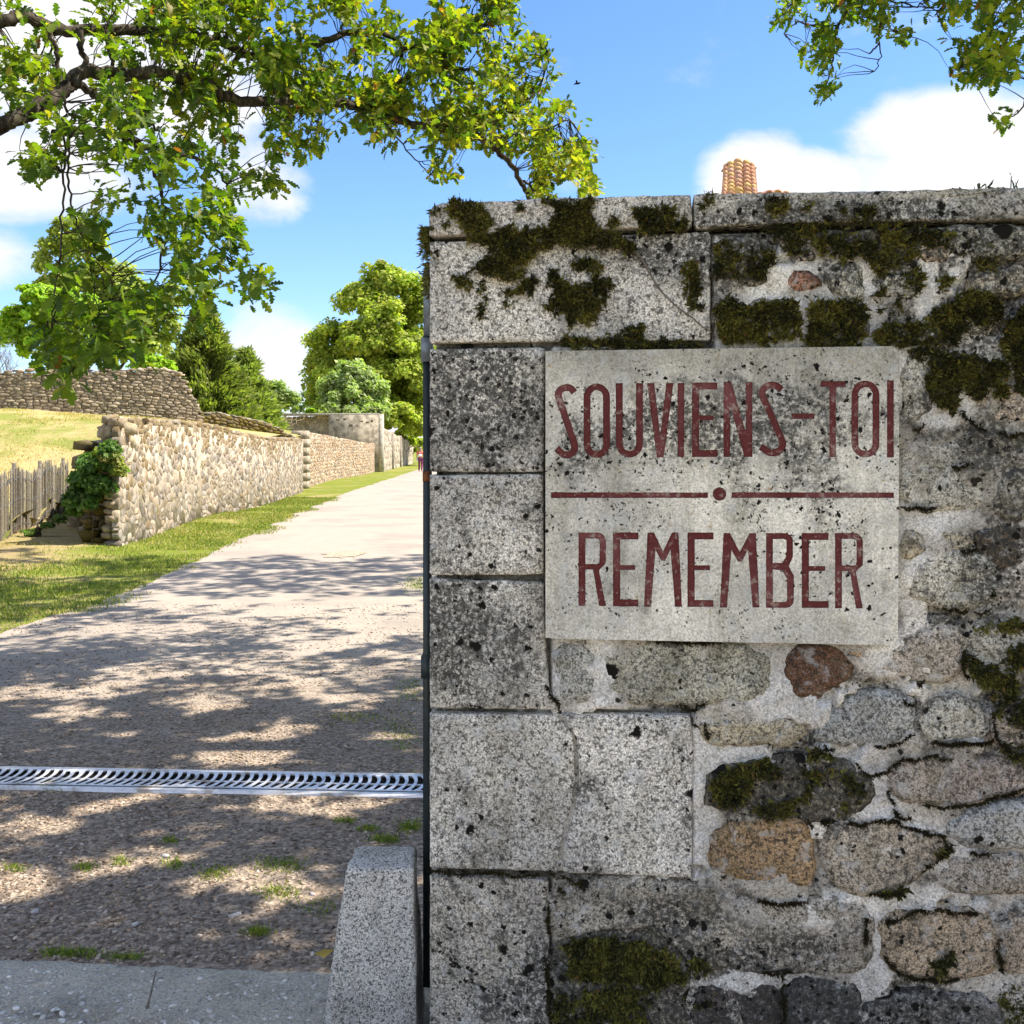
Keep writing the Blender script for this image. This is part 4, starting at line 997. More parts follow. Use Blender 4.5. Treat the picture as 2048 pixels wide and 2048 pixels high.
# ------------------------------------------------------------------ moss on the wall
MOSS = [
 (zA([(150,160),(230,140),(400,150),(440,200),(420,260),(480,280),(430,320),(500,345),(420,355),(300,340),(240,290),(200,220)]), 1.0, .012),
 (zA([(280,360),(480,340),(600,280),(640,330),(720,310),(820,320),(1200,330),(1340,380),(1360,440),(1310,490),(1230,440),(1000,430),(880,420),(760,440),(720,500),(660,560),(670,620),(560,640),(450,610),(330,590),(380,510),(480,440),(380,400)]), 1.0, .012),
 (zA([(770,130),(1080,120),(1090,230),(1110,290),(1180,320),(1000,340),(830,330),(800,280),(860,220)]), 1.0, .012),
 (zA([(600,150),(690,140),(650,190),(610,195)]), .8, .012), (zA([(1370,190),(1500,160),(1620,190),(1680,270),(1660,320),(1500,360),(1370,330)]), 1.0, .012),
 (zA([(1200,250),(1270,250),(1260,300),(1210,300)]), .8, .012), (zA([(210,620),(290,600),(340,640),(320,690),(250,690)]), .9, 0), (zA([(390,620),(420,640),(410,800),(390,880),(350,820),(380,760)]), .8, 0),
 (zA([(630,660),(700,610),(750,650),(720,690),(640,720),(590,740),(560,800),(530,820),(560,720)]), .9, 0),
 (zA([(950,510),(1060,480),(1150,530),(1140,600),(1220,650),(1200,760),(1140,800),(1130,900),(1000,900),(930,920),(920,850),(790,800),(860,740),(800,680),(830,570),(920,620),(960,680),(1080,640),(1060,590),(980,570)]), 1.0, 0),
 (zA([(1690,510),(1760,510),(1770,600),(1780,700),(1790,820),(1700,800),(1640,720),(1700,690),(1640,630)]), .9, 0),
 (zA([(900,1050),(900,980),(960,1000),(1150,1010),(1200,960),(1260,990),(1290,940),(1340,920),(1400,910),(1410,1010),(1800,1040),(1830,1045),(1500,1060),(1300,1080),(1240,1100),(1000,1080)]), .8, 0),
 (zA([(80,190),(130,190),(110,340),(60,370),(80,260)]), .5, .012), (zA([(150,270),(230,250),(160,300),(150,340)]), .5, .012), (zA([(70,450),(150,440),(130,500),(70,500)]), .35, 0),
 (zB([(90,740),(200,700),(290,760),(400,710),(500,700),(570,740),(600,830),(600,930),(380,970),(150,980),(80,860)]), 1.0, .006),
 (zB([(650,760),(720,710),(960,720),(1000,820),(970,960),(900,990),(740,1020),(630,980)]), 1.0, .006),
 (zB([(80,380),(190,370),(350,420),(440,400),(430,520),(380,600),(200,600),(90,570)]), .75, .004),
 (zB([(380,280),(500,230),(700,260),(860,230),(1020,170),(1060,260),(1300,280),(1500,330),(1490,400),(1310,420),(1280,490),(1220,500),(1100,580),(1010,540),(940,460),(850,490),(700,430),(590,450),(480,420),(430,330)]), .68, .004),
 (zB([(380,120),(500,110),(520,200),(430,240),(370,180)]), .7, .012), (zB([(580,110),(680,120),(640,200),(590,190)]), .35, .012), (zB([(800,120),(940,130),(930,220),(840,240)]), .45, .012), (zB([(960,180),(1050,170),(1040,260),(970,250)]), .6, .012),
 (zB([(1040,660),(1110,640),(1110,740),(1080,800),(1040,760)]), .8, 0), (zB([(1140,700),(1200,660),(1200,780),(1160,800),(1120,740)]), .7, 0), (zB([(1180,570),(1300,530),(1340,600),(1330,690),(1280,700),(1270,640),(1200,650)]), .9, 0),
 (zB([(1420,560),(1500,560),(1480,660),(1420,660)]), .8, 0), (zB([(1040,900),(1120,860),(1330,860),(1380,910),(1360,970),(1100,980),(1030,960)]), 1.0, .004),
 (zB([(1330,810),(1500,720),(1600,650),(1750,680),(1800,800),(1790,870),(1600,850),(1580,920),(1500,1000),(1400,980),(1390,880)]), .9, .002),
 (zB([(1230,1010),(1330,1010),(1480,1030),(1600,1060),(1740,1080),(1850,1120),(1830,1200),(1800,1290),(1640,1310),(1560,1240),(1520,1330),(1500,1390),(1400,1330),(1350,1220),(1370,1100),(1290,1070)]), 1.0, .004),
 (zB([(1820,870),(1932,740),(2000,740),(2000,1310),(1870,1240),(1880,1140),(1800,1090),(1790,960)]), .9, .004), (zB([(1520,380),(1700,360),(1760,430),(1780,570),(1700,540),(1560,470)]), .5, 0),
 (zB([(0,80),(60,80),(70,200),(20,250),(0,200)]), .55, .012), (zB([(1040,250),(1120,270),(1130,340),(1060,360)]), .6, .0),
 (zD([(1640,1060),(1760,1030),(1960,1000),(1960,1070),(1760,1080),(1660,1100)]), .8, 0), (zD([(1830,1180),(1960,1130),(1960,1300),(1860,1330),(1800,1250)]), .9, .004),
 (zD([(1570,1200),(1620,1220),(1700,1280),(1800,1310),(1900,1380),(1880,1480),(1760,1560),(1740,1450),(1620,1370)]), .85, .004), (zD([(1860,1540),(1960,1480),(1960,1640),(1870,1620)]), .8, 0),
 (zF([(70,400),(110,320),(250,250),(430,210),(480,290),(480,340),(300,360),(280,460),(110,500)]), 1.0, .008), (zF([(620,190),(720,170),(780,220),(700,260),(640,240)]), .9, 0),
 (zF([(600,290),(740,300),(700,380),(640,480),(560,560),(420,590),(520,540),(620,400)]), .9, .006), (zF([(750,280),(900,290),(960,380),(1010,430),(900,520),(820,540),(880,400)]), .55, .006), (zF([(1350,1430),(1500,1380),(1520,1440),(1430,1510),(1340,1490)]), .8, .006),
 (zF([(1800,1600),(1960,1560),(1960,1813),(1820,1813)]), .9, 0), (zF([(1040,1040),(1230,990),(1220,1060),(1130,1060)]), .9, 0), (zF([(1400,800),(1500,740),(1510,820),(1420,830)]), .9, 0), (zF([(1790,130),(1960,180),(1960,250),(1800,220)]), .8, 0),
 (zF([(100,480),(280,460),(420,480),(600,470),(560,560),(420,590),(120,520)]), .5, .006),
 (zE([(900,1430),(1000,1370),(1150,1360),(1400,1390),(1580,1450),(1640,1540),(1680,1640),(1500,1690),(1250,1640),(1050,1640),(900,1620),(960,1520)]), 1.0, .006),
 (zE([(830,1800),(900,1700),(1200,1680),(1500,1700),(1460,1820),(1400,1990),(830,1990)]), .55, .006), (zE([(1700,1500),(1790,1480),(1830,1570),(1760,1620),(1700,1560)]), .8, .002), (zE([(1680,1720),(1850,1700),(1880,1800),(1700,1830)]), .35, 0),
]
BT = np.array([(-.5, 0, 0), (.5, 0, 0), (-.30, .5, .32), (.30, .5, .32), (0, 1, .42)]); BF = np.array([(0, 1, 3), (0, 3, 2), (2, 3, 4)])
PP = []; OO = []; DD = []
for poly, dens, off in MOSS:
    poly = np.array(poly); lo, hi = poly.min(0) - 4, poly.max(0) + 4
    n = int((hi - lo).prod() * dens * .30)
    q = lo + rng.random((n, 2)) * (hi - lo)
    jx = q + 24 * np.column_stack([fn2(q[:, 0], q[:, 1], .07, 51, 3) - .5, fn2(q[:, 0], q[:, 1], .07, 57, 3) - .5])
    th = fn2(q[:, 0], q[:, 1], .05, 63, 3)
    k = inside(poly, jx[:, 0], jx[:, 1]) & (th + .25 * rng.random(n) < .42 + .38 * dens)
    PP.append(q[k]); OO.append(np.full(k.sum(), off)); DD.append(np.full(k.sum(), dens))
CREV = [zD(l) for l in ([(1440,945),(1520,955),(1590,970)], [(1640,975),(1715,965)], [(1190,345),(1300,352),(1400,355)], [(1550,605),(1640,600)], [(1570,1200),(1562,1300),(1600,1370)], [(1740,1560),(1760,1720),(1830,1789)], [(1210,1490),(1270,1530)], [(1390,1745),(1560,1750),(1740,1740)], [(1750,830),(1745,880)], [(1290,1385),(1330,1390)])]
CREV += [zF(l) for l in ([(1040,160),(1160,150),(1250,90)], [(1390,140),(1640,145),(1750,120)], [(930,260),(990,330),(1050,330),(1200,240),(1400,210),(1500,240)], [(1110,420),(1150,500),(1170,570),(1250,590)], [(1340,510),(1600,510),(1750,460),(1932,410)], [(880,620),(1080,600),(1160,600),(1290,660),(1440,690),(1500,790)], [(1350,880),(1420,830),(1500,740)], [(1010,1035),(1200,1030)], [(1100,1210),(1300,1130),(1420,1130),(1650,1150)], [(1090,1400),(1180,1510),(1400,1550),(1540,1540)], [(1770,1300),(1790,1500)], [(340,1080),(640,1090)], [(990,1180),(985,1330)], [(370,1500),(550,1500)], [(490,1510),(500,1800)], [(1610,790),(1720,800)], [(640,590),(670,640)], [(720,620),(790,600)], [(30,20),(45,120)], [(740,150),(790,190)])]
CREV += [zB(l) for l in ([(1550,1380),(1620,1460),(1700,1500)], [(1780,1515),(1932,1525)], [(1270,1500),(1330,1470)], [(1500,1720),(1600,1700)])] + [zE(l) for l in ([(60,955),(500,970),(760,985)], [(820,965),(930,1000),(1020,1040)], [(815,1180),(815,1350)], [(800,1500),(815,1700),(830,1926)], [(880,1060),(920,1100)])] + [zC(l) for l in ([(800,1490),(880,1620),(890,1670)], [(1640,1610),(1700,1650),(1800,1610)], [(1720,1700),(1750,1760)], [(1500,1205),(1900,1225)])]
CP = []; ncore = sum(len(x) for x in PP)
for l in CREV:
    l = np.array(l); 
    for a_, b_ in zip(l[:-1], l[1:]):
        m_ = int(np.linalg.norm(b_ - a_) * 3.0); t_ = rng.random((m_, 1)); wv = fn2((a_ + (b_ - a_) * t_)[:, 0], (a_ + (b_ - a_) * t_)[:, 1], .06, 97, 2)
        z_ = a_ + (b_ - a_) * t_ + rng.normal(0, 1.0, (m_, 2)) * (.8 + 3.6 * np.clip(wv - .42, 0, 1))[:, None] + 7 * (np.column_stack([fn2(t_[:, 0] * 9, 0 * t_[:, 0], 1, 3, 2), fn2(t_[:, 0] * 9, 0 * t_[:, 0], 1, 9, 2)]) - .5)
        CP.append(z_)
CP = np.vstack(CP); PP.append(CP); OO.append(np.full(len(CP), .007)); DD.append(np.full(len(CP), .2))
q = np.vstack(PP); off = np.concatenate(OO); n = len(q)
P0 = wp(uv(q[:, 0], q[:, 1]), off - .003 + .004 * rng.random(n))
tuft = fn2(q[:, 0], q[:, 1], .13, 71, 2); P0 = P0 + NRM * (.012 * np.clip(tuft - .35, 0, 1) * (np.arange(n) < ncore))[:, None]
ydir = np.array([0, 0, 1.0]) * rng.normal(-.15, .75, (n, 1)) + TU * rng.normal(0, .75, (n, 1)) + NRM * (.75 + .5 * rng.random((n, 1)))
zdir = np.cross(ydir, rng.normal(size=(n, 3)))
yd = ydir / np.linalg.norm(ydir, axis=1)[:, None]; zd = zdir / np.linalg.norm(zdir, axis=1)[:, None]; xd = np.cross(yd, zd)
Rm = np.stack([xd, yd, zd], -1)
ln = (.006 + .012 * rng.random(n)) * (.6 + .9 * tuft)
sc = np.column_stack([ln * .38, ln, ln * .8])
lo_c, hi_c = np.array((.034, .036, .010)), np.array((.25, .235, .042))
mixv = np.clip((fn2(q[:, 0], q[:, 1], .03, 81, 2) - .3) * 1.6 + .35 * rng.normal(size=n), 0, 1)[:, None] * .8
br_ = (rng.random(n) < .06)[:, None]; mixv[ncore:] *= .18; ln[ncore:] *= .62; sc = np.column_stack([ln * .45, ln, ln * .8])
tm = np.column_stack([lo_c * (1 - mixv) + hi_c * mixv, np.ones(n)]); tm[:, :3] = np.where(br_, tm[:, :3] * (1.15, .78, 1.1), tm[:, :3]); tm[ncore:, :3] *= (.75, .6, .6)
V, Fm, T = instance(BT, BF, P0, Rm, sc, tm)
tag(obj('moss', mesh_np('moss', V, Fm, M_moss, T), wall), kind='stuff')
# moss tufts sticking out of the corner edge and along the coping's top
n = 2600; zz = rng.random(n); zsel = np.where(rng.random(n) < .5, EYE + (HY - (452 + 26 * rng.random(n))) / F * Y0, EYE + (HY - (478 + 110 * rng.random(n) ** 1.6)) / F * Y0)
P0 = ORG + TU * (-.002 - .020 * rng.random((n, 1)) ** 1.6) - NRM * (.26 * rng.random((n, 1)) ** 1.5) + np.column_stack([0 * zz, 0 * zz, zsel])
n2_ = 1100; uu = rng.random(n2_) * 1.5; k = fn2(uu, 0 * uu, 5, 91, 2) > .5; uu = uu[k]; n2_ = len(uu)
sxu = 858 + uu * 800; ztop = np.interp(uu, [0, .04, .2, .6, 1.45], [uv(866, 413)[1], uv(890, 406)[1], uv(1014, 403)[1], uv(1383, 391)[1], uv(2062, 376)[1]])
P1 = ORG + TU * uu[:, None] + NRM * (.012 - .09 * rng.random((n2_, 1))) + np.column_stack([0 * uu, 0 * uu, ztop - .004])
Pn = np.vstack([P0, P1]); m = len(Pn)
ydir = np.vstack([-TU * (.7 + rng.random((n, 1))) + rng.normal(0, .5, (n, 3)) + np.array((0, 0, -.2)), np.array((0, 0, 1.)) + rng.normal(0, .5, (n2_, 3))])
yd = ydir / np.linalg.norm(ydir, axis=1)[:, None]; zd = np.cross(yd, rng.normal(size=(m, 3))); zd /= np.linalg.norm(zd, axis=1)[:, None]; xd = np.cross(yd, zd)
ln = np.where(np.arange(m) < n, .006 + .012 * rng.random(m), .003 + .006 * rng.random(m)); mv = rng.random((m, 1)) * .7
V, Fm, T = instance(BT, BF, Pn, np.stack([xd, yd, zd], -1), np.column_stack([ln * .35, ln, ln]), np.column_stack([lo_c * (1 - mv) + hi_c * mv, np.ones(m)]))
tag(obj('moss_fringe', mesh_np('moss_fringe', V, Fm, M_moss, T), wall), kind='stuff')

# dry ivy stem clinging to the block above the plaque
M_stem = mat_simple('dry_stem', (.17, .145, .115), .9, .1, 0, 60, .3)
st = empty('dry_stem', wp(uv(1226, 488)[None], .0)[0], 'dry forked ivy stem clinging diagonally to the top granite block', 'ivy stem')
for pts, w in ((zA([(1210,400),(1260,415),(1330,420),(1390,480),(1440,560),(1480,640),(1540,720),(1630,810),(1720,870),(1790,930),(1850,965)]), .0026), (zA([(1330,425),(1400,500),(1450,590),(1500,680),(1560,745)]), .0018), (zA([(1650,340),(1620,420),(1580,520)]), .0010), (zA([(1510,640),(1540,595)]), .0010), (zA([(1720,870),(1700,905)]), .001)):
    P = uv(*np.array(pts).T); P = resample_open(P, .012) if False else P
    mb = MB(); mb.tube(wp(P, .004 + .003 * rng.random(len(P))), np.linspace(w, w * .6, len(P)), 6); obj('stem', mb.mesh('stem', M_stem, True), st)
# ------------------------------------------------------------------ gate, bollard, threshold, drain
gp = empty('gate_post', (W(852, 1900, 2.80)[0], 2.80, 0), 'slim dark steel gate post with hinges against the end of the near granite wall', 'gate post')
Yp = 2.80
gx0, gx1 = W(846, 900, Yp)[0], W(858.5, 900, Yp)[0] + .004
def gz_(sy): return EYE + (HY - sy) / F * Yp
mb = MB(); mb.box((gx0, Yp, gz_(1975)), (gx1, Yp + .05, gz_(672))); obj('post', mb.mesh('post', M_paint), gp)
M_grey_sheen = mat_simple('hinge_grey_sky_sheen', (.20, .235, .26), .5, .4, .1, 40, .3, .15)
mb = MB(); mb.box((gx0 + .001, Yp + .002, gz_(671)), (gx1 + .01, Yp + .05, gz_(537))); obj('post_top', mb.mesh('post_top', M_grey_sheen), gp)  # lighter post top: sky reflection put into the grey colour
for a, b_ in ((676, 723), (1312, 1356)):
    mb = MB(); mb.box((gx0 - .005, Yp - .008, gz_(b_)), (gx1 + .003, Yp + .06, gz_(a))); h = obj('hinge', mb.mesh('hinge', M_grey_sheen if a < 700 else M_paint), gp)
mb = MB(); mb.box((gx0 - .001, Yp - .001, gz_(963)), (gx1, Yp + .02, gz_(942))); obj('rust_patch', mb.mesh('rust_patch', mat_simple('rust', (.20, .075, .03), .8, .2, 0, 90, .5)), gp)
# granite guard stone
bo_loc = W(730, 2048, 2.70)
bm = bmesh.new()
def bp(sx, sy, Y): return Vector(W(sx, sy, Y))
tfl, tfr = bp(692, 1738, 2.68), bp(829, 1737, 2.68); tbl, tbr = bp(711, 1692, 2.84), bp(831.5, 1692, 2.84)
bfl, bfr = bp(617, 2150, 2.62), bp(832, 2150, 2.62); bfl.z = bfr.z = -.1
bbl, bbr = Vector((bfl.x + .035, 2.95, -.1)), Vector((bfr.x + .005, 2.95, -.1))
vs = [bm.verts.new(v) for v in (bfl, bfr, bbr, bbl, tfl, tfr, tbr, tbl)]
for f in ((3, 2, 1, 0), (4, 5, 6, 7), (0, 1, 5, 4), (1, 2, 6, 5), (2, 3, 7, 6), (3, 0, 4, 7)): bm.faces.new([vs[q] for q in f])
bmesh.ops.recalc_face_normals(bm, faces=bm.faces)
bmesh.ops.bevel(bm, geom=list(bm.edges), offset=.012, segments=3, profile=.6, affect='EDGES')
bmesh.ops.subdivide_edges(bm, edges=[e for e in bm.edges if e.calc_length() > .08], cuts=9, use_grid_fill=True)
bm.normal_update()
for v in bm.verts: v.co += v.normal * .006 * mnoise.fractal(v.co * 16, 1, 2, 4)
me = bpy.data.meshes.new('bollard'); bm.to_mesh(me); bm.free()
for p in me.polygons: p.use_smooth = True
a = me.color_attributes.new('tint', 'FLOAT_COLOR', 'POINT'); a.data.foreach_set('color', np.array([(.56, .545, .515, .40 + .35 * max(0, 1 - v.co.z / .28)) for v in me.vertices], np.float32).ravel())
me.materials.append(M_bollard); tag(obj('guard_stone', me), 'tapered speckled granite guard stone standing at the foot of the gate post', 'bollard')

# threshold slab across the opening
sxs = np.arange(-3.2, .3, .02); sys_ = np.linspace(0, 1, 60)
TX, TT = np.meshgrid(sxs, sys_)
edge = np.interp(TX, [W(0, 1925, 3.2)[0], W(650, 1943, 3.15)[0]], [3.20, 3.13]) + .022 * (fn2(TX, 0 * TX, 4, 3) - .5) + .02 * (fn2(TX, 0 * TX, 16, 4) - .5)
TY = 1.3 + (edge - 1.3) * TT
TZ = .040 + .010 * (fn2(TX, TY, 5, 9) - .5) + .012 * (fn2(TX, TY, 30, 12) - .5)
crk = np.abs(TY - (2.86 + .10 * (fn2(TX, 0 * TX, 2.4, 44) - .5) - .13 * np.clip((TX + 1.2) / .5, 0, 1)))
TZ -= .022 * np.exp(-(crk / .010) ** 2) * ((TX > -1.5) & (TX < -.85))
lip = np.clip((edge - TY) / .03, 0, 1); TZ = TZ * lip - .01 * (1 - lip)
ny, nx = TX.shape; i = (np.arange(ny - 1)[:, None] * nx + np.arange(nx - 1)[None]).ravel()
def mat_slab():
    m, b = new_mat('exposed_aggregate'); p = b.pos()
    v = b.vor(p, 46); f = b.noise(p, 120, 4, .7); g = b.noise(p, 2.2, 5, .65); rc = b.sep(v.outputs['Color'])[0]
    c = b.mix(b.mr(f, .35, .65), (.40, .345, .275), (.66, .60, .49))
    st_ = b.math('MULTIPLY', b.mr(v.outputs['Distance'], .42, .22), b.mr(rc, .45, .62))
    c = b.mix(b.math('MULTIPLY', st_, .85), c, b.mix(rc, (.50, .47, .43), (.70, .66, .58)))
    c = b.mix(b.mr(g, .48, .72, 0, .6), c, (.15, .14, .115))
    h = b.math('ADD', b.math('MULTIPLY', st_, .8), f)
    b.out(b.principled(c, .9, b.bump(h, 1.0, .010), .2)); return m
tag(obj('threshold', mesh_np('threshold', np.stack([TX, TY, TZ], -1), np.stack([i, i + 1, i + nx + 1, i + nx], -1), mat_slab(), smooth=True)), kind='structure')

# drain grating: galvanised sections with crescent slots lying in a channel
A0 = G(0, 1572, .03)[:2]; B0 = G(846, 1588, .03)[:2]
dv = (B0 - A0) / np.linalg.norm(B0 - A0); nv = np.array([-dv[1], dv[0]])
WDT = G(0, 1534, .03)[1] - A0[1]
def dpnt(u, v, z): return np.array([*(A0 + dv * u + nv * v), z])
dr = empty('drain_grate', dpnt(0, 0, 0), 'galvanised drain grating with rows of crescent slots lying across the gravel entrance', 'drain')
ZT = .030
mb = MB(); Mx = Matrix(((dv[0], nv[0], 0, A0[0]), (dv[1], nv[1], 0, A0[1]), (0, 0, 1, 0), (0, 0, 0, 1)))
mb.box((-.8, 0.012, -.04), (4.2, WDT - .012, .016), Mx); obj('channel', mb.mesh('channel', M_dark), dr)
mb = MB(); mb.box((-.8, 0, -.03), (4.2, .030, ZT - .003), Mx); obj('edge_rail', mb.mesh('edge_rail', M_galv), dr)
mb = MB(); mb.box((-.8, WDT - .016, -.03), (4.2, WDT, ZT + .002), Mx); obj('edge_rail', mb.mesh('edge_rail', M_galv), dr)
mb = MB(); mb.box((-.8, WDT * .5 - .004, .0175), (4.2, WDT * .5 + .004, ZT - .004), Mx); obj('support_bar', mb.mesh('support_bar', M_galv), dr)
SL = .63; n_slot = 14; pitch = SL / n_slot; y0s, y1s = .040, WDT - .019
sec_proto = None
u_start = G(125, 1570)[0] - A0[0] - SL
def section_mesh():
    outr = [(0.0015, y0s), (SL - .0015, y0s), (SL - .0015, y1s), (0.0015, y1s)]
    lps = [np.array(outr)]
    for k in range(n_slot):
        uc = (k + .40) * pitch; sh = .80 if k in (0, n_slot - 1) else 1.0
        c = (y0s + y1s) / 2; hh = (y1s - y0s) * .455 * sh
        a = [(uc - .004 + .030 * (1 - t_ * t_) , c + hh * t_) for t_ in np.linspace(-1, 1, 9)]
        q = [(uc - .020 + .016 * (1 - t_ * t_) , c + hh * .93 * t_) for t_ in np.linspace(1, -1, 9)]
        lps.append(np.array(a + q))
    V, Fc = fill(lps); mb = MB(); V3 = np.column_stack([V, np.full(len(V), ZT)])
    n_ = np.cross(V3[Fc[:, 1]] - V3[Fc[:, 0]], V3[Fc[:, 2]] - V3[Fc[:, 0]])[:, 2]; Fc = Fc.copy(); Fc[n_ < 0] = Fc[n_ < 0][:, ::-1]
    mb.add(V3, Fc)
    for l in lps:
        n = len(l); mb.add(np.vstack([np.column_stack([l, np.full(n, ZT)]), np.column_stack([l, np.full(n, ZT - .003)])]), None, [(k, (k + 1) % n, n + (k + 1) % n, n + k) for k in range(n)])
    for (x0, x1) in ((.004, .045), (SL - .055, SL - .006)): mb.box((x0, y0s + .004, ZT - .002), (x1, y0s + .009, ZT + .003))
    return mb.mesh('grating_section', M_galv)
sm = section_mesh()
for k in range(-1, 5):
    u = u_start + k * SL
    o = bpy.data.objects.new('grating_section', sm); C.objects.link(o); o.parent = dr
    o.matrix_parent_inverse = Matrix.Translation(-dr.location)
    o.location = dpnt(u, 0, 0); o.rotation_euler = (0, 0, math.atan2(dv[1], dv[0]))

# ------------------------------------------------------------------ gravel, leaves, weeds on the ground
CT = LV * np.array((1, .75, .34))
def scatter_chips(n, y0, y1, smin, smax, p=1.0):
    Y = y0 + (y1 - y0) * rng.random(n) ** p
    X = -.56 * Y - .3 + rng.random(n) * (.56 * Y + 1.3)
    d_ = (X - A0[0]) * -dv[1] + (Y - A0[1]) * dv[0]
    cl = fn2(X, Y, 1.6, 101, 4)
    k = ((d_ < -.02) | (d_ > WDT + .02)) & (Y > np.interp(X, [-1.7, -.6], [3.20, 3.13]) + .01) & (cl + .35 * (rng.random(n) - .5) > .40)
    X, Y = X[k], Y[k]; n = len(X)
    s = smin + (smax - smin) * rng.random(n) ** 2.6
    Z = road_z(X, Y) + s * .12
    nrm = np.column_stack([rng.normal(0, .28, n), rng.normal(0, .28, n), np.ones(n)])
    Rm = rot_from(nrm)
    pal = np.array([(.25, .225, .205), (.32, .28, .24), (.19, .16, .135), (.28, .23, .18), (.38, .35, .32), (.15, .125, .105), (.32, .25, .20)])
    tn = pal[rng.integers(0, len(pal), n)] * rng.uniform(.55, 1.5, (n, 1)) * (1.06, .97, .86)
    sc = np.column_stack([s, s * rng.uniform(.6, 1.0, n), s * rng.uniform(.6, 1.2, n)])
    return instance(CT, LF, np.column_stack([X, Y, Z]), Rm, sc, np.column_stack([tn, np.ones(n)]))
parts = [scatter_chips(34000, 3.2, 5.0, .0025, .014), scatter_chips(22000, 5.0, 8.0, .003, .015), scatter_chips(6000, 8, 11, .006, .016)]
o_ = 0; VV = []; FF = []; TT_ = []
for V, f, t_ in parts: VV.append(V); FF.append(f + o_); TT_.append(t_); o_ += len(V)
tag(obj('gravel', mesh_np('gravel', np.vstack(VV), np.vstack(FF), M_gravel, np.vstack(TT_))), kind='stuff')
n = 3200; X = -2.4 + 2.3 * rng.random(n); Y = 2.2 + 1.05 * rng.random(n); k = Y < np.interp(X, [-1.6, -.6], [3.15, 3.08]); X, Y = X[k], Y[k]; n = len(X); s_ = .004 + .012 * rng.random(n) ** 3
V, f, T = instance(CT, LF, np.column_stack([X, Y, .040 + .010 * (fn2(X, Y, 5, 9) - .5) + .012 * (fn2(X, Y, 30, 12) - .5)]), rot_from(np.column_stack([rng.normal(0, .15, n), rng.normal(0, .15, n), np.ones(n)])), np.column_stack([s_, s_ * rng.uniform(.6, 1, n), s_ * .7]), np.column_stack([np.array((.60, .57, .52)) * rng.uniform(.45, 1.25, (n, 1)), np.ones(n)]))
tag(obj('embedded_stones', mesh_np('embedded_stones', V, f, M_gravel, T)), kind='stuff')
# larger loose stones one can pick out
for k, (px, py, lab) in enumerate([(470, 1838, 'largest pale loose stone in the middle of the gravel before the threshold'), (625, 1795, 'pale pinkish loose stone in the gravel close to the guard stone'), (270, 1858, 'pale grey loose stone in the gravel left of the weed tuft by the threshold edge'),
                             (70, 1832, 'pale loose stone in the gravel at the left edge of the picture'), (700, 1760, 'pale loose stone in the gravel touching the guard stone side'), (330, 1720, 'light loose stone in the gravel nearest to the drain grating')]):
    g = G(px, py); o = obj('loose_stone', mesh_np('loose_stone', *lump((g[0], g[1], road_z(g[0], g[1]) + .004), (.022 * (1.3 if k == 0 else random.uniform(.8, 1.1)), .014, .009), random.random() * 3, 2000 + k, (.40, .37, .34, 1))[:2], M_gravel, np.array((.46, .40 if k == 1 else .44, .38 if k == 1 else .42, 1.0))))
    tag(o, lab, 'stone', 'loose pale stones in the gravel')

GT = np.array([(-.5, 0, 0), (.5, 0, 0), (-.32, .5, .10), (.32, .5, .10), (0, 1, .38)]); GF = BF
def blades(X, Y, Z, h, w, tn, lean=.35):
    n = len(X); yd = np.column_stack([rng.normal(0, lean, n), rng.normal(0, lean, n), np.ones(n)]); yd /= np.linalg.norm(yd, axis=1)[:, None]
    zd = np.cross(yd, rng.normal(size=(n, 3))); zd /= np.linalg.norm(zd, axis=1)[:, None]; xd = np.cross(yd, zd)
    return instance(GT, GF, np.column_stack([X, Y, Z]), np.stack([xd, yd, zd], -1), np.column_stack([w, h, h]), np.column_stack([tn, np.ones(n)]))
GREEN = np.array([(.10, .15, .02), (.16, .20, .03), (.21, .22, .045), (.07, .115, .02)]); STRAW = np.array([(.38, .30, .12), (.42, .35, .17), (.30, .25, .10), (.22, .23, .06)])
# verge turf
n = 90000; Y = 8.6 + 26 * rng.random(n) ** 1.5
xl = np.where(Y < WALL1[0, 1], np.interp(Y, FENCE[:, 1], FENCE[:, 0]) - .1, wall_x(Y) - .02); xl = np.where(Y < 11.4, -.56 * Y - .3, xl); xr = road_left(Y) + .45
X = xl + rng.random(n) * (xr - xl); over = np.clip((X - road_left(Y) - .02) / .4, 0, 1); dens = fn2(X, Y, .9, 111, 4)
strawk = np.clip((-X - .0 * Y - 6.6) / 1.2, 0, 1) * (Y < 20) + .25 * (fn2(X, Y, .5, 117, 3) > .6)
k = (dens + .35 * (rng.random(n) - .5) > .42 + .16 * strawk + .30 * over ** .5) & (X < xr)
X, Y, strawk = X[k], Y[k], strawk[k]; n = len(X)
Z = np.maximum(ground_z(X, Y), np.where(X > road_left(Y) - .01, road_z(X, Y), -9)); h = (.022 + .035 * rng.random(n)) * (1 + .8 * (rng.random(n) > .96))
isS = rng.random(n) < strawk * .8 + .08
tn = np.where(isS[:, None], STRAW[rng.integers(0, 4, n)], GREEN[rng.integers(0, 4, n)]) * rng.uniform(.8, 1.2, (n, 1))
V, f, T = blades(X, Y, Z, h, .006 + .0004 * Y, tn, .5)
tag(obj('verge_grass', mesh_np('verge_grass', V, f, M_grass, T)), kind='stuff')
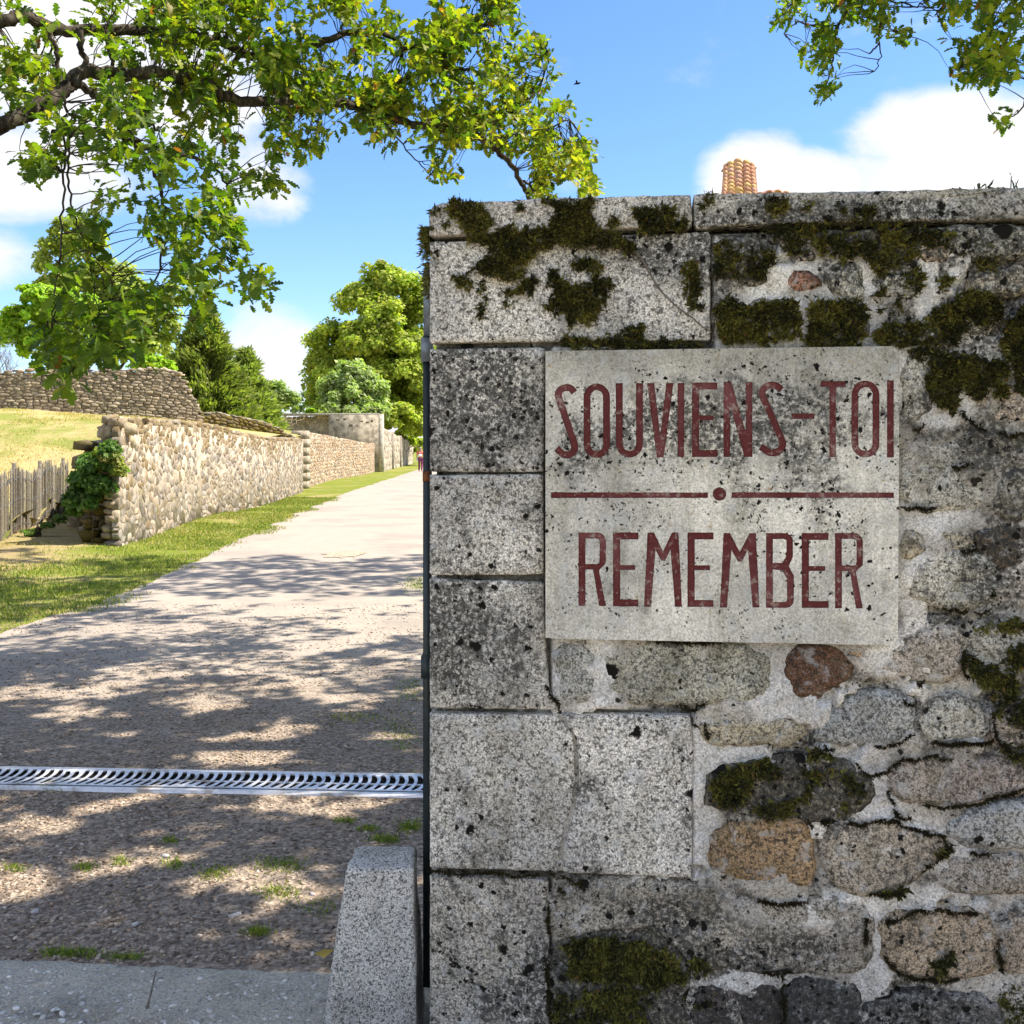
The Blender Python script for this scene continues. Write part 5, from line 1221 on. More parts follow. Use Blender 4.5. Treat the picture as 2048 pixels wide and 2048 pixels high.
# dry grass of the rise
n = 70000; Y = 13 + 24 * rng.random(n); X = -.56 * Y - 1 + rng.random(n) * 10
c = np.column_stack([X, Y]); k = hill_keep(c) & (fn2(X, Y, .8, 131, 4) + .3 * (rng.random(n) - .5) > .45); X, Y = X[k], Y[k]; n = len(X)
Z = hill_z(X, Y) - .01; gk = fn2(X, Y, .45, 137, 3) + .12 * rng.normal(size=n) > .56
tn = np.where(gk[:, None], GREEN[rng.integers(1, 3, n)] * 1.15, STRAW[rng.integers(0, 4, n)]) * rng.uniform(.8, 1.2, (n, 1))
V, f, T = blades(X, Y, Z, .03 + .06 * rng.random(n), .010 + .0004 * Y, tn, .5)
tag(obj('dry_grass', mesh_np('dry_grass', V, f, M_grass, T)), kind='stuff')
# weeds between the gravel stones
WX = []; WY = []
for px, py, rx, ry, m_ in [(140, 1916, 60, 8, 420), (250, 1924, 45, 6, 140), (515, 1872, 24, 8, 260), (100, 1582, 26, 6, 240), (560, 1738, 60, 16, 300), (170, 1742, 22, 8, 160), (430, 1755, 40, 14, 240), (770, 1686, 30, 8, 300), (820, 1660, 26, 12, 300), (738, 1664, 22, 5, 160),
                            (560, 1790, 45, 16, 260), (800, 1480, 40, 40, 260), (820, 1380, 30, 40, 200), (830, 1560, 14, 8, 90), (340, 1688, 18, 6, 100), (690, 1648, 20, 5, 120), (350, 1735, 30, 12, 160), (240, 1730, 20, 10, 120), (180, 2000, 14, 4, 60), (30, 1745, 24, 8, 120), (840, 1170, 38, 16, 900), (700, 1440, 60, 10, 160), (640, 1820, 60, 20, 120)]:
    for _ in range(m_):
        g = G(px + random.gauss(0, rx * .5), py + random.gauss(0, ry * .5)); WX.append(g[0]); WY.append(g[1])
WX = np.array(WX); WY = np.array(WY); n = len(WX)
tn = GREEN[rng.integers(0, 4, n)] * rng.uniform(.8, 1.25, (n, 1))
V, f, T = blades(WX, WY, road_z(WX, WY) - .002, .008 + .022 * rng.random(n), .0028 + .0006 * WY, tn, .8)
tag(obj('weeds', mesh_np('weeds', V, f, M_grass, T)), kind='stuff')
# long dry tufts growing out of the retaining wall and the foot of the fence
XX = []; 
for px, py, m_ in [(330, 1000, 60), (300, 1030, 60), (345, 960, 50), (360, 1030, 40), (270, 985, 40), (400, 935, 30), (250, 925, 40), (290, 950, 30), (310, 1060, 50), (355, 1060, 40), (390, 990, 30), (430, 880, 20), (320, 870, 30)]:
    yy = float(np.interp(px, [236, 400, 483], [WALL1[0, 1], WALL1[1, 1], WALL1[2, 1]]))
    for _ in range(m_):
        p = W(px + random.gauss(0, 7), py + random.gauss(0, 14), yy - .05); XX.append(p)
XX = np.array(XX); n = len(XX)
tn = np.where((rng.random(n) < .3)[:, None], GREEN[rng.integers(0, 4, n)], np.array([(.34, .24, .11)])) * rng.uniform(.8, 1.2, (n, 1))
yd = np.column_stack([.8 + rng.normal(0, .3, n), -.2 + rng.normal(0, .4, n), .4 + rng.normal(0, .7, n)]); yd /= np.linalg.norm(yd, axis=1)[:, None]
zd = np.cross(yd, rng.normal(size=(n, 3))); zd /= np.linalg.norm(zd, axis=1)[:, None]; h = .07 + .14 * rng.random(n)
V, f, T = instance(GT, GF, XX, np.stack([np.cross(yd, zd), yd, zd], -1), np.column_stack([h * 0 + .012, h, h]), np.column_stack([tn, np.ones(n)]))
tag(obj('wall_weeds', mesh_np('wall_weeds', V, f, M_grass, T), r1), kind='stuff')

# a fallen leaf and a stick on the threshold
g = G(650, 1939); mb = MB(); mb.add([(g[0] - .035, g[1], .05), (g[0], g[1] - .018, .045), (g[0] + .03, g[1] + .004, .06), (g[0] + .002, g[1] + .02, .05), (g[0] - .004, g[1] + .003, .062)], [(0, 1, 4), (1, 2, 4), (2, 3, 4), (3, 0, 4)], None, (.55, .40, .12, 1))
tag(obj('fallen_leaf', mb.mesh('fallen_leaf', M_leaf)), 'yellow fallen leaf at the end of the threshold beside the guard stone', 'leaf')
p0 = G(292, 2050); mb = MB(); mb.tube([(p0[0], p0[1], .035), (p0[0] - .002, p0[1] + .05, .07), (p0[0] - .008, p0[1] + .10, .10)], [.0035, .003, .002], 6); tag(obj('stick', mb.mesh('stick', M_stem)), 'short dry stick caught in the crack of the threshold', 'stick')

# ------------------------------------------------------------------ chestnut paling fence
fl = empty('paling_fence', (FENCE[2, 0], FENCE[2, 1], 0), 'grey split-chestnut paling fence bound with wire below the dry grass rise', 'fence')
fs = np.concatenate([[0], np.cumsum(np.linalg.norm(np.diff(FENCE, axis=0), axis=1))])
def fpt(s): return np.array([np.interp(s, fs, FENCE[:, 0]), np.interp(s, fs, FENCE[:, 1])])
s = 0.0; k = 0; wl = {0: [], 1: [], 2: []}
while s < fs[-1] - 1.0:
    p = fpt(s); zb = float(hill_z(np.array([p[0] - .1]), np.array([p[1]]))[0]); zb = max(zb * .55, float(ground_z(np.array([p[0] + .1]), np.array([p[1]]))[0])) - .02
    h = random.uniform(1.10, 1.24); w = random.uniform(.020, .034); d_ = random.uniform(.008, .014); ln_ = random.gauss(0, .022); ly = random.gauss(0, .02); tw = random.uniform(-.5, .5)
    tg = (fpt(s + .1) - fpt(s - .1)); ang = math.atan2(tg[1], tg[0]) + tw
    mb = MB(); ca, sa = math.cos(ang), math.sin(ang); V = []
    for hh, ww in ((0, 1), (.35, random.uniform(.85, 1.1)), (.75, random.uniform(.85, 1.1)), (.96, .9), (1.0, .25)):
        bx = p[0] + ln_ * hh * tg[0] / .2 * 1.0; by = p[1] + ln_ * hh * tg[1] / .2; bz = zb + h * hh
        for qx, qy in ((-w, -d_), (w, -d_ * .6), (w * .8, d_), (-w * .8, d_ * .8)):
            V.append((bx + (qx * ca - qy * sa) * ww, by + (qx * sa + qy * ca) * ww, bz))
    f4 = [(4 * r_ + q, 4 * r_ + (q + 1) % 4, 4 * r_ + 4 + (q + 1) % 4, 4 * r_ + 4 + q) for r_ in range(4) for q in range(4)] + [(16, 17, 18, 19)]
    tn = np.array(random.choice([(.24, .21, .165), (.20, .175, .135), (.27, .235, .185), (.165, .14, .11), (.23, .205, .14)])) * random.uniform(.85, 1.15)
    mb.add(V, None, f4, (*tn, 1)); obj('pale', mb.mesh('pale', M_pale), fl)
    for q, fr in enumerate((.10, .52, .86)): wl[q].append((p[0] + .018, p[1] - .006, zb + h * .98 * fr + .01 * math.sin(k)))
    s += random.uniform(.085, .15); k += 1
for q in wl:
    mb = MB(); mb.tube(wl[q], .0035, 5); obj('wire', mb.mesh('wire', M_wire, True), fl)
mb = MB(); P = []
for s in np.linspace(.3, fs[-1] - 1.0, 14): p = fpt(s); zb = max(float(hill_z(np.array([p[0] - .1]), np.array([p[1]]))[0]) * .55, 0); P.append((p[0] - .045, p[1] + .01, zb + .95))
P = np.array(P)
for a_, c_ in zip(P[:-1], P[1:]): mb.add(np.vstack([a_ + (0, 0, -.035), a_ + (-.03, 0, -.035), a_ + (-.03, 0, .035), a_ + (0, 0, .035), c_ + (0, 0, -.035), c_ + (-.03, 0, -.035), c_ + (-.03, 0, .035), c_ + (0, 0, .035)]), None, [(0, 1, 5, 4), (1, 2, 6, 5), (2, 3, 7, 6), (3, 0, 4, 7)], (.085, .075, .065, 1))
obj('rail', mb.mesh('rail', M_pale), fl)
for s in np.linspace(.5, fs[-1] - 1.1, 6):
    p = fpt(s); mb = MB(); mb.tube([(p[0] - .10, p[1] + .03, -.1), (p[0] - .10, p[1] + .03, 1.22 + max(0, float(hill_z(np.array([p[0]]), np.array([p[1]]))[0]) * .5))], [.045, .04], 8, (.16, .14, .11, 1)); obj('post', mb.mesh('post', M_pale), fl)
# ------------------------------------------------------------------ trees beyond the walls
LQ = np.array([(0, 0, 0), (.42, .5, .10), (0, 1, 0), (-.42, .5, .10)]); LQF = np.array([(0, 1, 2), (0, 2, 3)])
def tree(name, label, cat, lobes, Y, leaf, n, pal, base=None, droop=0.0, group=None, long_=1.0, clump=.34, density=1.0, zbase=None, grow=1.0, trunk_r=1.0):
    """broadleaf tree: tapered trunk, limbs to every lobe, crown of leaf clumps"""
    s = Y / F
    Ls = [(W(l[0], l[1], Y + (l[4] if len(l) > 4 else 0)), l[2] * s * grow, l[3] * s * grow, l[2] * s * grow) for l in lobes]
    cx = base if base is not None else float(np.mean([l[0][0] for l in Ls]))
    zb = zbase if zbase is not None else 0.5
    root = empty(name, (cx, Y, zb), label, cat, group)
    mb = MB(); top = max(l[0][2] for l in Ls); low = min(l[0][2] - l[2] for l in Ls); th = top - zb
    r0 = (.028 * th + .05) * trunk_r
    P = np.array([(cx, Y, zb), (cx + .02 * th, Y, zb + .3 * th), (cx - .01 * th, Y, zb + .6 * th), (cx, Y, zb + .9 * th)])
    mb.tube(P, [r0, r0 * .75, r0 * .5, r0 * .12], 8)
    for c, rx, rz, ry in Ls:
        st_ = np.array((cx, Y, zb + (c[2] - zb) * .55)); mid = (st_ + c) / 2 + (0, 0, .08 * th)
        mb.tube(np.array([st_, mid, c]), [r0 * .35, r0 * .2, r0 * .06], 6)
    obj('trunk', mb.mesh('trunk', M_bark, True), root)
    vol = np.array([l[1] * l[2] for l in Ls]); vol /= vol.sum()
    PP = []; NN = []; TT_ = []
    pal = np.array(pal)
    for (c, rx, rz, ry), v in zip(Ls, vol):
        nl = int(n * v); m = max(5, int(26 * density))
        dr_ = rng.normal(size=(m, 3)); dr_ /= np.linalg.norm(dr_, axis=1)[:, None]; dr_[:, 2] = np.where(dr_[:, 2] < -.5, -dr_[:, 2], dr_[:, 2])
        cc = c + dr_ * np.array([rx, ry, rz]) * (.55 + .35 * rng.random((m, 1)))
        cr = clump * min(rx, rz) * (.7 + .6 * rng.random(m))
        pick = rng.integers(0, m, nl); q = rng.normal(size=(nl, 3)); qn = q / np.linalg.norm(q, axis=1)[:, None]
        rad = rng.random(nl) ** .45
        off = qn * rad[:, None] * cr[pick][:, None] * (1, 1, .72)
        p = cc[pick] + off
        nn = qn * .7 + (0, 0, .55) + dr_[pick] * .3 + rng.normal(0, .45, (nl, 3)); nn[:, 2] -= droop
        PP.append(p); NN.append(nn)
        t_ = pal[rng.integers(0, len(pal), nl)] * rng.uniform(.8, 1.2, (nl, 1)) * (1 + .16 * rng.normal(size=m)[pick][:, None])
        TT_.append(np.clip(t_, 0, 1))
    p = np.vstack(PP); nn = np.vstack(NN); t_ = np.vstack(TT_); k = len(p)
    sz = leaf * rng.uniform(.7, 1.3, k)
    V, f, T = instance(LQ, LQF, p, rot_from(nn), np.column_stack([sz, sz * long_, sz]), np.column_stack([t_, np.ones(k)]))
    tag(obj('crown', mesh_np('crown', V, f, M_tree, T), root), kind='stuff')
    return root
LIME = [(.17, .20, .028), (.21, .23, .032), (.13, .165, .024), (.25, .25, .045)]
MID = [(.10, .135, .020), (.13, .165, .028), (.08, .115, .018)]
PALE = [(.175, .205, .085), (.21, .235, .11), (.13, .165, .06)]
YEL = [(.17, .24, .022), (.21, .27, .026), (.13, .20, .02)]
tree('lime_tree', 'tall rounded yellow-green tree standing behind the gable wall', 'tree',
     [(764, 566, 52, 38), (720, 612, 52, 48), (800, 600, 54, 62), (765, 640, 58, 44, -2), (840, 640, 45, 70), (668, 690, 50, 46), (730, 690, 60, 46, -3), (800, 700, 60, 46, -2), (850, 730, 50, 60), (650, 760, 44, 60), (700, 770, 60, 60), (800, 770, 66, 60, -3), (760, 740, 60, 46, 2), (655, 810, 40, 44), (860, 800, 60, 60), (790, 830, 60, 50)], 96, .36, 90000, LIME, zbase=.8, grow=1.08, clump=.42)
tree('small_pale_tree', 'small round pale-green tree right behind the grey gable wall', 'tree', [(706, 752, 42, 36), (672, 778, 36, 36), (735, 775, 40, 40), (700, 795, 56, 38, -1), (665, 806, 34, 26), (745, 812, 36, 30), (690, 824, 60, 24, -2), (735, 830, 46, 22, -2)], 82, .26, 16000, PALE, zbase=.8, long_=1.6)
tree('bushy_tree', 'bright low bushy tree overhanging the tall side wall', 'tree', [(800, 835, 36, 30, -2), (778, 812, 26, 22), (835, 850, 34, 36), (815, 875, 26, 28, 6), (840, 895, 22, 22, 14), (790, 845, 26, 20)], 92, .30, 13000, LIME, zbase=.8)
tree('chestnut_tree', 'tall loose deciduous tree behind the ruined wall, half hidden by oak leaves', 'tree',
     [(140, 470, 46, 34), (110, 520, 44, 50), (175, 500, 50, 46), (215, 560, 56, 50), (150, 580, 56, 50), (250, 600, 50, 56), (105, 590, 40, 40), (205, 640, 60, 50), (275, 660, 50, 50), (320, 650, 40, 50), (120, 650, 50, 40), (230, 700, 70, 40), (310, 700, 50, 40), (340, 600, 26, 40)], 56, .22, 26000, [(.17, .19, .04), (.21, .225, .055), (.13, .155, .035)], zbase=2.5, clump=.38)
tree('yellow_tree', 'low spreading bright yellow-green tree behind the left end of the ruined wall', 'tree',
     [(80, 592, 46, 28), (45, 640, 46, 34), (110, 625, 50, 34), (20, 680, 40, 30), (75, 690, 60, 34), (150, 610, 44, 36), (155, 680, 50, 40), (195, 715, 50, 28), (120, 725, 60, 24)], 48, .19, 24000, YEL, zbase=2.6)
tree('bright_bush', 'bright yellow bush showing just above the broken end of the ruined wall', 'bush', [(302, 728, 28, 20), (330, 735, 24, 14), (275, 736, 24, 14)], 41, .16, 2600, YEL, zbase=2.8)
tree('far_tree', 'distant grey-green tree at the end of the conifers', 'tree', [(545, 790, 34, 32), (575, 806, 26, 26), (520, 800, 40, 36)], 74, .22, 6000, [(.13, .17, .05), (.10, .14, .045), (.17, .20, .07)], zbase=1.5)
tree('far_hazy_tree', 'small bluish distant tree in the gap of sky above the gable wall', 'tree', [(612, 800, 18, 20), (630, 818, 18, 18), (598, 822, 16, 14)], 130, .3, 1600, [(.14, .19, .11), (.12, .17, .10)], zbase=1, density=.6)
tree('yellow_bush', 'tiny yellow bush beside the hazy distant tree', 'bush', [(622, 824, 10, 9)], 84, .22, 500, YEL, zbase=1.2, density=.5)

# dark yew-like conifers: ascending feathery sprays
def conifer(name, label, apex, basew, basey, Y, n, pal, lean=0, zbase=2.0, group=None):
    s = Y / F; top = W(*apex, Y); bot = W(apex[0] + lean, basey, Y); H = top[2] - zbase
    root = empty(name, (bot[0], Y, zbase), label, 'tree', group)
    mb = MB(); mb.tube(np.array([(bot[0], Y, zbase), ((bot[0] + top[0]) / 2, Y, zbase + H / 2), top]), [.3, .2, .02], 8); sp = []
    n_b = 150; 
    SP = np.array([(0, 0, 0), (.07, .35, .02), (0, 1, -.06), (-.07, .35, .02)])
    pos = []; dirs = []; tn = []; sz = []
    pal = np.array(pal)
    for k in range(n_b):
        f = (k + .5) / n_b; h = zbase + H * (1 - f) * .97 + .02 * H; rad = basew * s * (f ** .85) * random.uniform(.75, 1.12)
        an = random.random() * 2 * math.pi; d_ = np.array([math.cos(an), math.sin(an), .42 + .25 * random.random()]); d_ /= np.linalg.norm(d_)
        ax = np.array([bot[0] + (top[0] - bot[0]) * (h - zbase) / H, Y, h - .25 * rad])
        tip = ax + d_ * rad; mb.tube(np.array([ax, tip]), [.035, .008], 4)
        m = int(n / n_b * (0.35 + 1.3 * f)); t_ = rng.random(m) ** .55
        p = ax + np.outer(t_, d_ * rad) + rng.normal(0, .11 + .05 * rad, (m, 3)) * (1, 1, .6)
        dd = d_ * .9 + rng.normal(0, .42, (m, 3)) + (0, 0, .1)
        pos.append(p); dirs.append(dd); c_ = pal[rng.integers(0, len(pal), m)] * rng.uniform(.75, 1.25, (m, 1)) * random.uniform(.8, 1.25); tn.append(c_); sz.append(rng.uniform(.18, .40, m))
    obj('trunk', mb.mesh('trunk', M_bark, True), root)
    p = np.vstack(pos); dd = np.vstack(dirs); dd /= np.linalg.norm(dd, axis=1)[:, None]; t_ = np.clip(np.vstack(tn), 0, 1); z_ = np.concatenate(sz); m = len(p)
    zd = np.cross(dd, rng.normal(size=(m, 3))); zd /= np.linalg.norm(zd, axis=1)[:, None]
    V, f, T = instance(SP * (2.4, 1, 1), LQF, p, np.stack([np.cross(dd, zd), dd, zd], -1), z_, np.column_stack([t_, np.ones(m)]))
    tag(obj('crown', mesh_np('crown', V, f, M_tree, T), root), kind='stuff')
YEW = [(.085, .105, .025), (.115, .13, .032), (.065, .085, .024), (.14, .145, .04)]
conifer('yew_tree', 'dark feathery conifer beside the broken end of the ruined wall', (405, 612), 112, 850, 47, 42000, YEW, 10, 2.6)
conifer('yew_tree', 'smaller olive conifer to the right of the dark feathery one', (492, 702), 82, 850, 52, 26000, [(.12, .14, .045), (.15, .165, .055), (.09, .115, .035)], 0, 2.3)

# bare twigged shrub at the left edge
bs = empty('bare_shrub', W(20, 760, 44), 'bare purple-grey leafless shrub above the left end of the ruined wall', 'shrub')
mb = MB()
for k in range(26):
    a0 = W(random.uniform(-20, 30), 770, 44 + random.random()); tip = W(random.uniform(-30, 50), random.uniform(672, 730), 44 + random.random()); mid = (a0 + tip) / 2 + rng.normal(0, .15, 3)
    mb.tube(np.array([a0, mid, tip]), [.022, .014, .005], 4)
    for q in range(4): t_ = random.uniform(.4, .95); s0 = mid + (tip - mid) * t_; mb.tube(np.array([s0, s0 + rng.normal(0, .3, 3) + (0, 0, .15)]), [.008, .003], 3)
obj('branches', mb.mesh('branches', mat_simple('grey_twig', (.16, .14, .16), .9)), bs)

# ivy bush on the ruined end of the retaining wall
IV = [(.035, .075, .018), (.055, .10, .022), (.08, .125, .03)]
tree('ivy_bush', 'dark glossy ivy bush growing over the end of the wall beside the paling fence', 'bush', [(218, 902, 24, 18), (192, 930, 32, 24), (226, 935, 18, 22), (170, 966, 30, 26), (200, 972, 26, 24), (148, 1000, 20, 20), (172, 1004, 22, 18), (150, 1022, 16, 12, .3)], 16.95, .085, 6500, IV, zbase=.1, clump=.5, trunk_r=.12)
tree('small_bush', 'light green bush growing on the wall top above the ivy', 'bush', [(218, 925, 26, 22), (236, 940, 14, 22), (205, 908, 20, 12)], 16.9, .06, 2600, [(.15, .16, .03), (.20, .19, .05), (.10, .12, .025)], zbase=1.2, clump=.5, trunk_r=.2)
tree('fence_bramble', 'low trailing bramble at the foot of the paling fence', 'plant', [(60, 1066, 24, 7), (95, 1052, 16, 6), (118, 1040, 14, 10), (30, 1080, 16, 6)], 18.6, .05, 1500, IV + [(.12, .13, .03)], zbase=.05, clump=.6)

# ------------------------------------------------------------------ the big oaks overhead
half = [(0.0, .012), (.08, .05), (.17, .16), (.25, .19), (.31, .09), (.42, .24), (.50, .28), (.56, .13), (.67, .27), (.75, .27), (.80, .14), (.90, .19), (.97, .10), (1.0, 0.0)]
LVv = []; LFf = []
for k, (y, w) in enumerate(half): LVv += [(-w, y, .22 * w - .25 * (y - .4) ** 2), (0, y, -.25 * (y - .4) ** 2), (w, y, .22 * w - .25 * (y - .4) ** 2)]
for k in range(len(half) - 1):
    for q in (0, 1): a_, b_ = 3 * k + q, 3 * k + 3 + q; LFf += [(a_, a_ + 1, b_ + 1), (a_, b_ + 1, b_)]
OAK = np.array(LVv); OAKF = np.array(LFf)
hs_ = [(0, .02), (.2, .17), (.5, .27), (.78, .25), (1, .02)]
SMV = []; SMF = []
for y, w in hs_: SMV += [(-w, y, .2 * w), (w, y, .2 * w)]
for k in range(4): SMF += [(2 * k, 2 * k + 1, 2 * k + 3), (2 * k, 2 * k + 3, 2 * k + 2)]
SMV = np.array(SMV); SMF = np.array(SMF)
OAKCOL = np.array([(.075, .135, .022), (.105, .170, .022), (.060, .110, .022), (.14, .195, .022), (.175, .215, .024)])
YCOL = np.array([(.25, .29, .028), (.31, .31, .034), (.21, .27, .025), (.34, .29, .05)])

def rosette(c, size, n, dirv, yellow):
    """leaves radiating from a twig end: positions, y-directions, sizes, colours"""
    d_ = dirv / np.linalg.norm(dirv)
    q = rng.normal(size=(n, 3)); q -= (q @ d_)[:, None] * d_; q /= np.linalg.norm(q, axis=1)[:, None]
    y = q * 1.0 + d_ * rng.uniform(.0, 1.2, (n, 1)) + np.array((0, 0, -.25)) + rng.normal(0, .2, (n, 3))
    y /= np.linalg.norm(y, axis=1)[:, None]
    z = np.cross(y, np.cross(np.array((0, 0, 1.)) + rng.normal(0, .45, (n, 3)), y)); z /= np.linalg.norm(z, axis=1)[:, None] + 1e-9
    p = c - d_ * rng.random((n, 1)) * size * 1.1 + q * size * .12 + rng.normal(0, size * .28, (n, 3))
    pick = rng.random(n) < yellow
    t_ = np.where(pick[:, None], YCOL[rng.integers(0, len(YCOL), n)], OAKCOL[rng.integers(0, len(OAKCOL), n)]) * rng.uniform(.75, 1.25, (n, 1))
    brown = rng.random(n) < .008; t_[brown] = (.28, .10, .05)
    return p, y, z, size * rng.uniform(.65, 1.25, n), t_

def clusters(masks):
    cl = []
    for poly, n, yf, yel, size in masks:
        poly = np.array(poly, float); lo, hi = poly.min(0), poly.max(0); cnt = 0
        while cnt < n:
            q = lo + rng.random((n * 2, 2)) * (hi - lo)
            gap = fn2(q[:, 0], q[:, 1], .016, 171, 3) + .25 * (rng.random(len(q)) - .5)
            q = q[inside(poly, q[:, 0], q[:, 1]) & (gap > .46)][: n - cnt]
            for sx, sy in q:
                Yc = yf(sx, sy) * (1 + rng.normal(0, .055)); cl.append((W(sx, sy, Yc), yel, size, True))
            cnt += max(1, len(q))
    return cl

def oak(root, limbs, masks, extra, trunk, label_seed):
    """limbs: list of ([(sx, sy, Y, width_px)...]); masks: list of (polygon px, clusters, Y function, yellow, leaf size)"""
    nodes = []; 
    def add_limb(name, pts):
        P = np.array([W(p[0], p[1], p[2]) for p in pts]); R = np.array([p[3] * p[2] / F / 2 for p in pts])
        m = len(P); u = np.arange(m); uu = np.linspace(0, m - 1, (m - 1) * 5 + 1)
        Q = np.column_stack([np.interp(uu, u, P[:, k]) for k in range(3)])
        K = np.array([.25, .5, .25])
        for _ in range(2): Q[1:-1] = Q[:-2] * .25 + Q[1:-1] * .5 + Q[2:] * .25
        Q[1:-1] += rng.normal(0, .006, (len(Q) - 2, 3)); RR = np.interp(uu, u, R)
        mb = MB(); mb.tube(Q, RR, 9); obj(name, mb.mesh(name, M_bark, True), root)
        nodes.extend([tuple(q) for q in Q])
    for pts in trunk: 
        P = np.array([p[:3] for p in pts]); mb = MB(); mb.tube(P, [p[3] for p in pts], 14); obj('trunk' if pts is trunk[0] else 'limb', mb.mesh('trunk', M_bark, True), root); nodes.extend([tuple(p) for p in P[1:]])
    for pts in limbs: add_limb('limb' if max(p[3] for p in pts) > 11 else 'branch', pts)
    cl = list(masks)
    for c, yel, size in extra: cl.append((np.array(c), yel, size, False))
    ND = np.array(nodes); tw = MB()
    near = {0: [], 1: []}
    for c, yel, size, seen in cl:
        dd = np.linalg.norm(ND - c, axis=1); a_ = ND[np.argmin(dd + .0)]
        L = dd.min(); dirv = (c - a_) / (L + 1e-6) + rng.normal(0, .4, 3) + (0, 0, -.15)
        if L < 2.2 and seen:
            if .10 < L < .48:
                ct = (a_ + c) / 2 + rng.normal(0, .16 * L, 3) + (0, 0, .08 * L); tt = np.linspace(0, 1, 6)[:, None]
                Q = (1 - tt) ** 2 * a_ + 2 * tt * (1 - tt) * ct + tt ** 2 * c + rng.normal(0, .006, (6, 3)) * np.sin(tt * math.pi)
                tw.tube(Q, np.linspace(.003 + .003 * L, .0014, 6), 4, cap=False)
        near[0 if seen else 1].append(rosette(c, size, int(rng.integers(4, 10)) if seen else 9, dirv, yel))
    if tw.n: tag(obj('twigs', tw.mesh('twigs', M_bark), root), kind='stuff')
    if near[0]:
        p, y, z, s_, t_ = [np.concatenate([q[k] for q in near[0]]) for k in range(5)]
        Rm = np.stack([np.cross(y, z), y, z], -1)
        px, py = CX + p[:, 0] / p[:, 1] * F, HY + (EYE - p[:, 2]) / p[:, 1] * F
        wallhide = (px > 858) & (py > 400)
        order = np.argsort(np.where((px > 0) & (px < 2048) & (py > 0) & ~wallhide, p[:, 1] / s_, 1e9))
        ind = order[:300 if label_seed == 0 else 120]; restm = np.ones(len(p), bool); restm[ind] = False
        protos = {}
        for k in ind:
            key = (label_seed, int(np.argmin(np.abs(OAKCOL.sum(1) - t_[k].sum()))) if t_[k].sum() < .32 else 9)
            if key not in protos:
                protos[key] = mesh_np('leaf', OAK, OAKF, M_leaf, np.array((*t_[k], 1.0)))
            o = bpy.data.objects.new('leaf', protos[key]); C.objects.link(o); o.parent = root; o.matrix_parent_inverse = Matrix.Translation(-root.location)
            M4 = np.eye(4); M4[:3, :3] = Rm[k] * s_[k]; M4[:3, 3] = p[k]; o.matrix_basis = Matrix(M4.tolist())
        V, f, T = instance(OAK, OAKF, p[restm], Rm[restm], s_[restm], np.column_stack([t_[restm], np.ones(restm.sum())]))
        tag(obj('leaves', mesh_np('leaves', V, f, M_leaf, T), root), kind='stuff')
    if near[1]:
        p, y, z, s_, t_ = [np.concatenate([q[k] for q in near[1]]) for k in range(5)]
        Rm = np.stack([np.cross(y, z), y, z], -1)
        V, f, T = instance(SMV, SMF, p, Rm, s_, np.column_stack([t_, np.ones(len(p))]))
        tag(obj('upper_leaves', mesh_np('upper_leaves', V, f, M_leaf, T), root), kind='stuff')

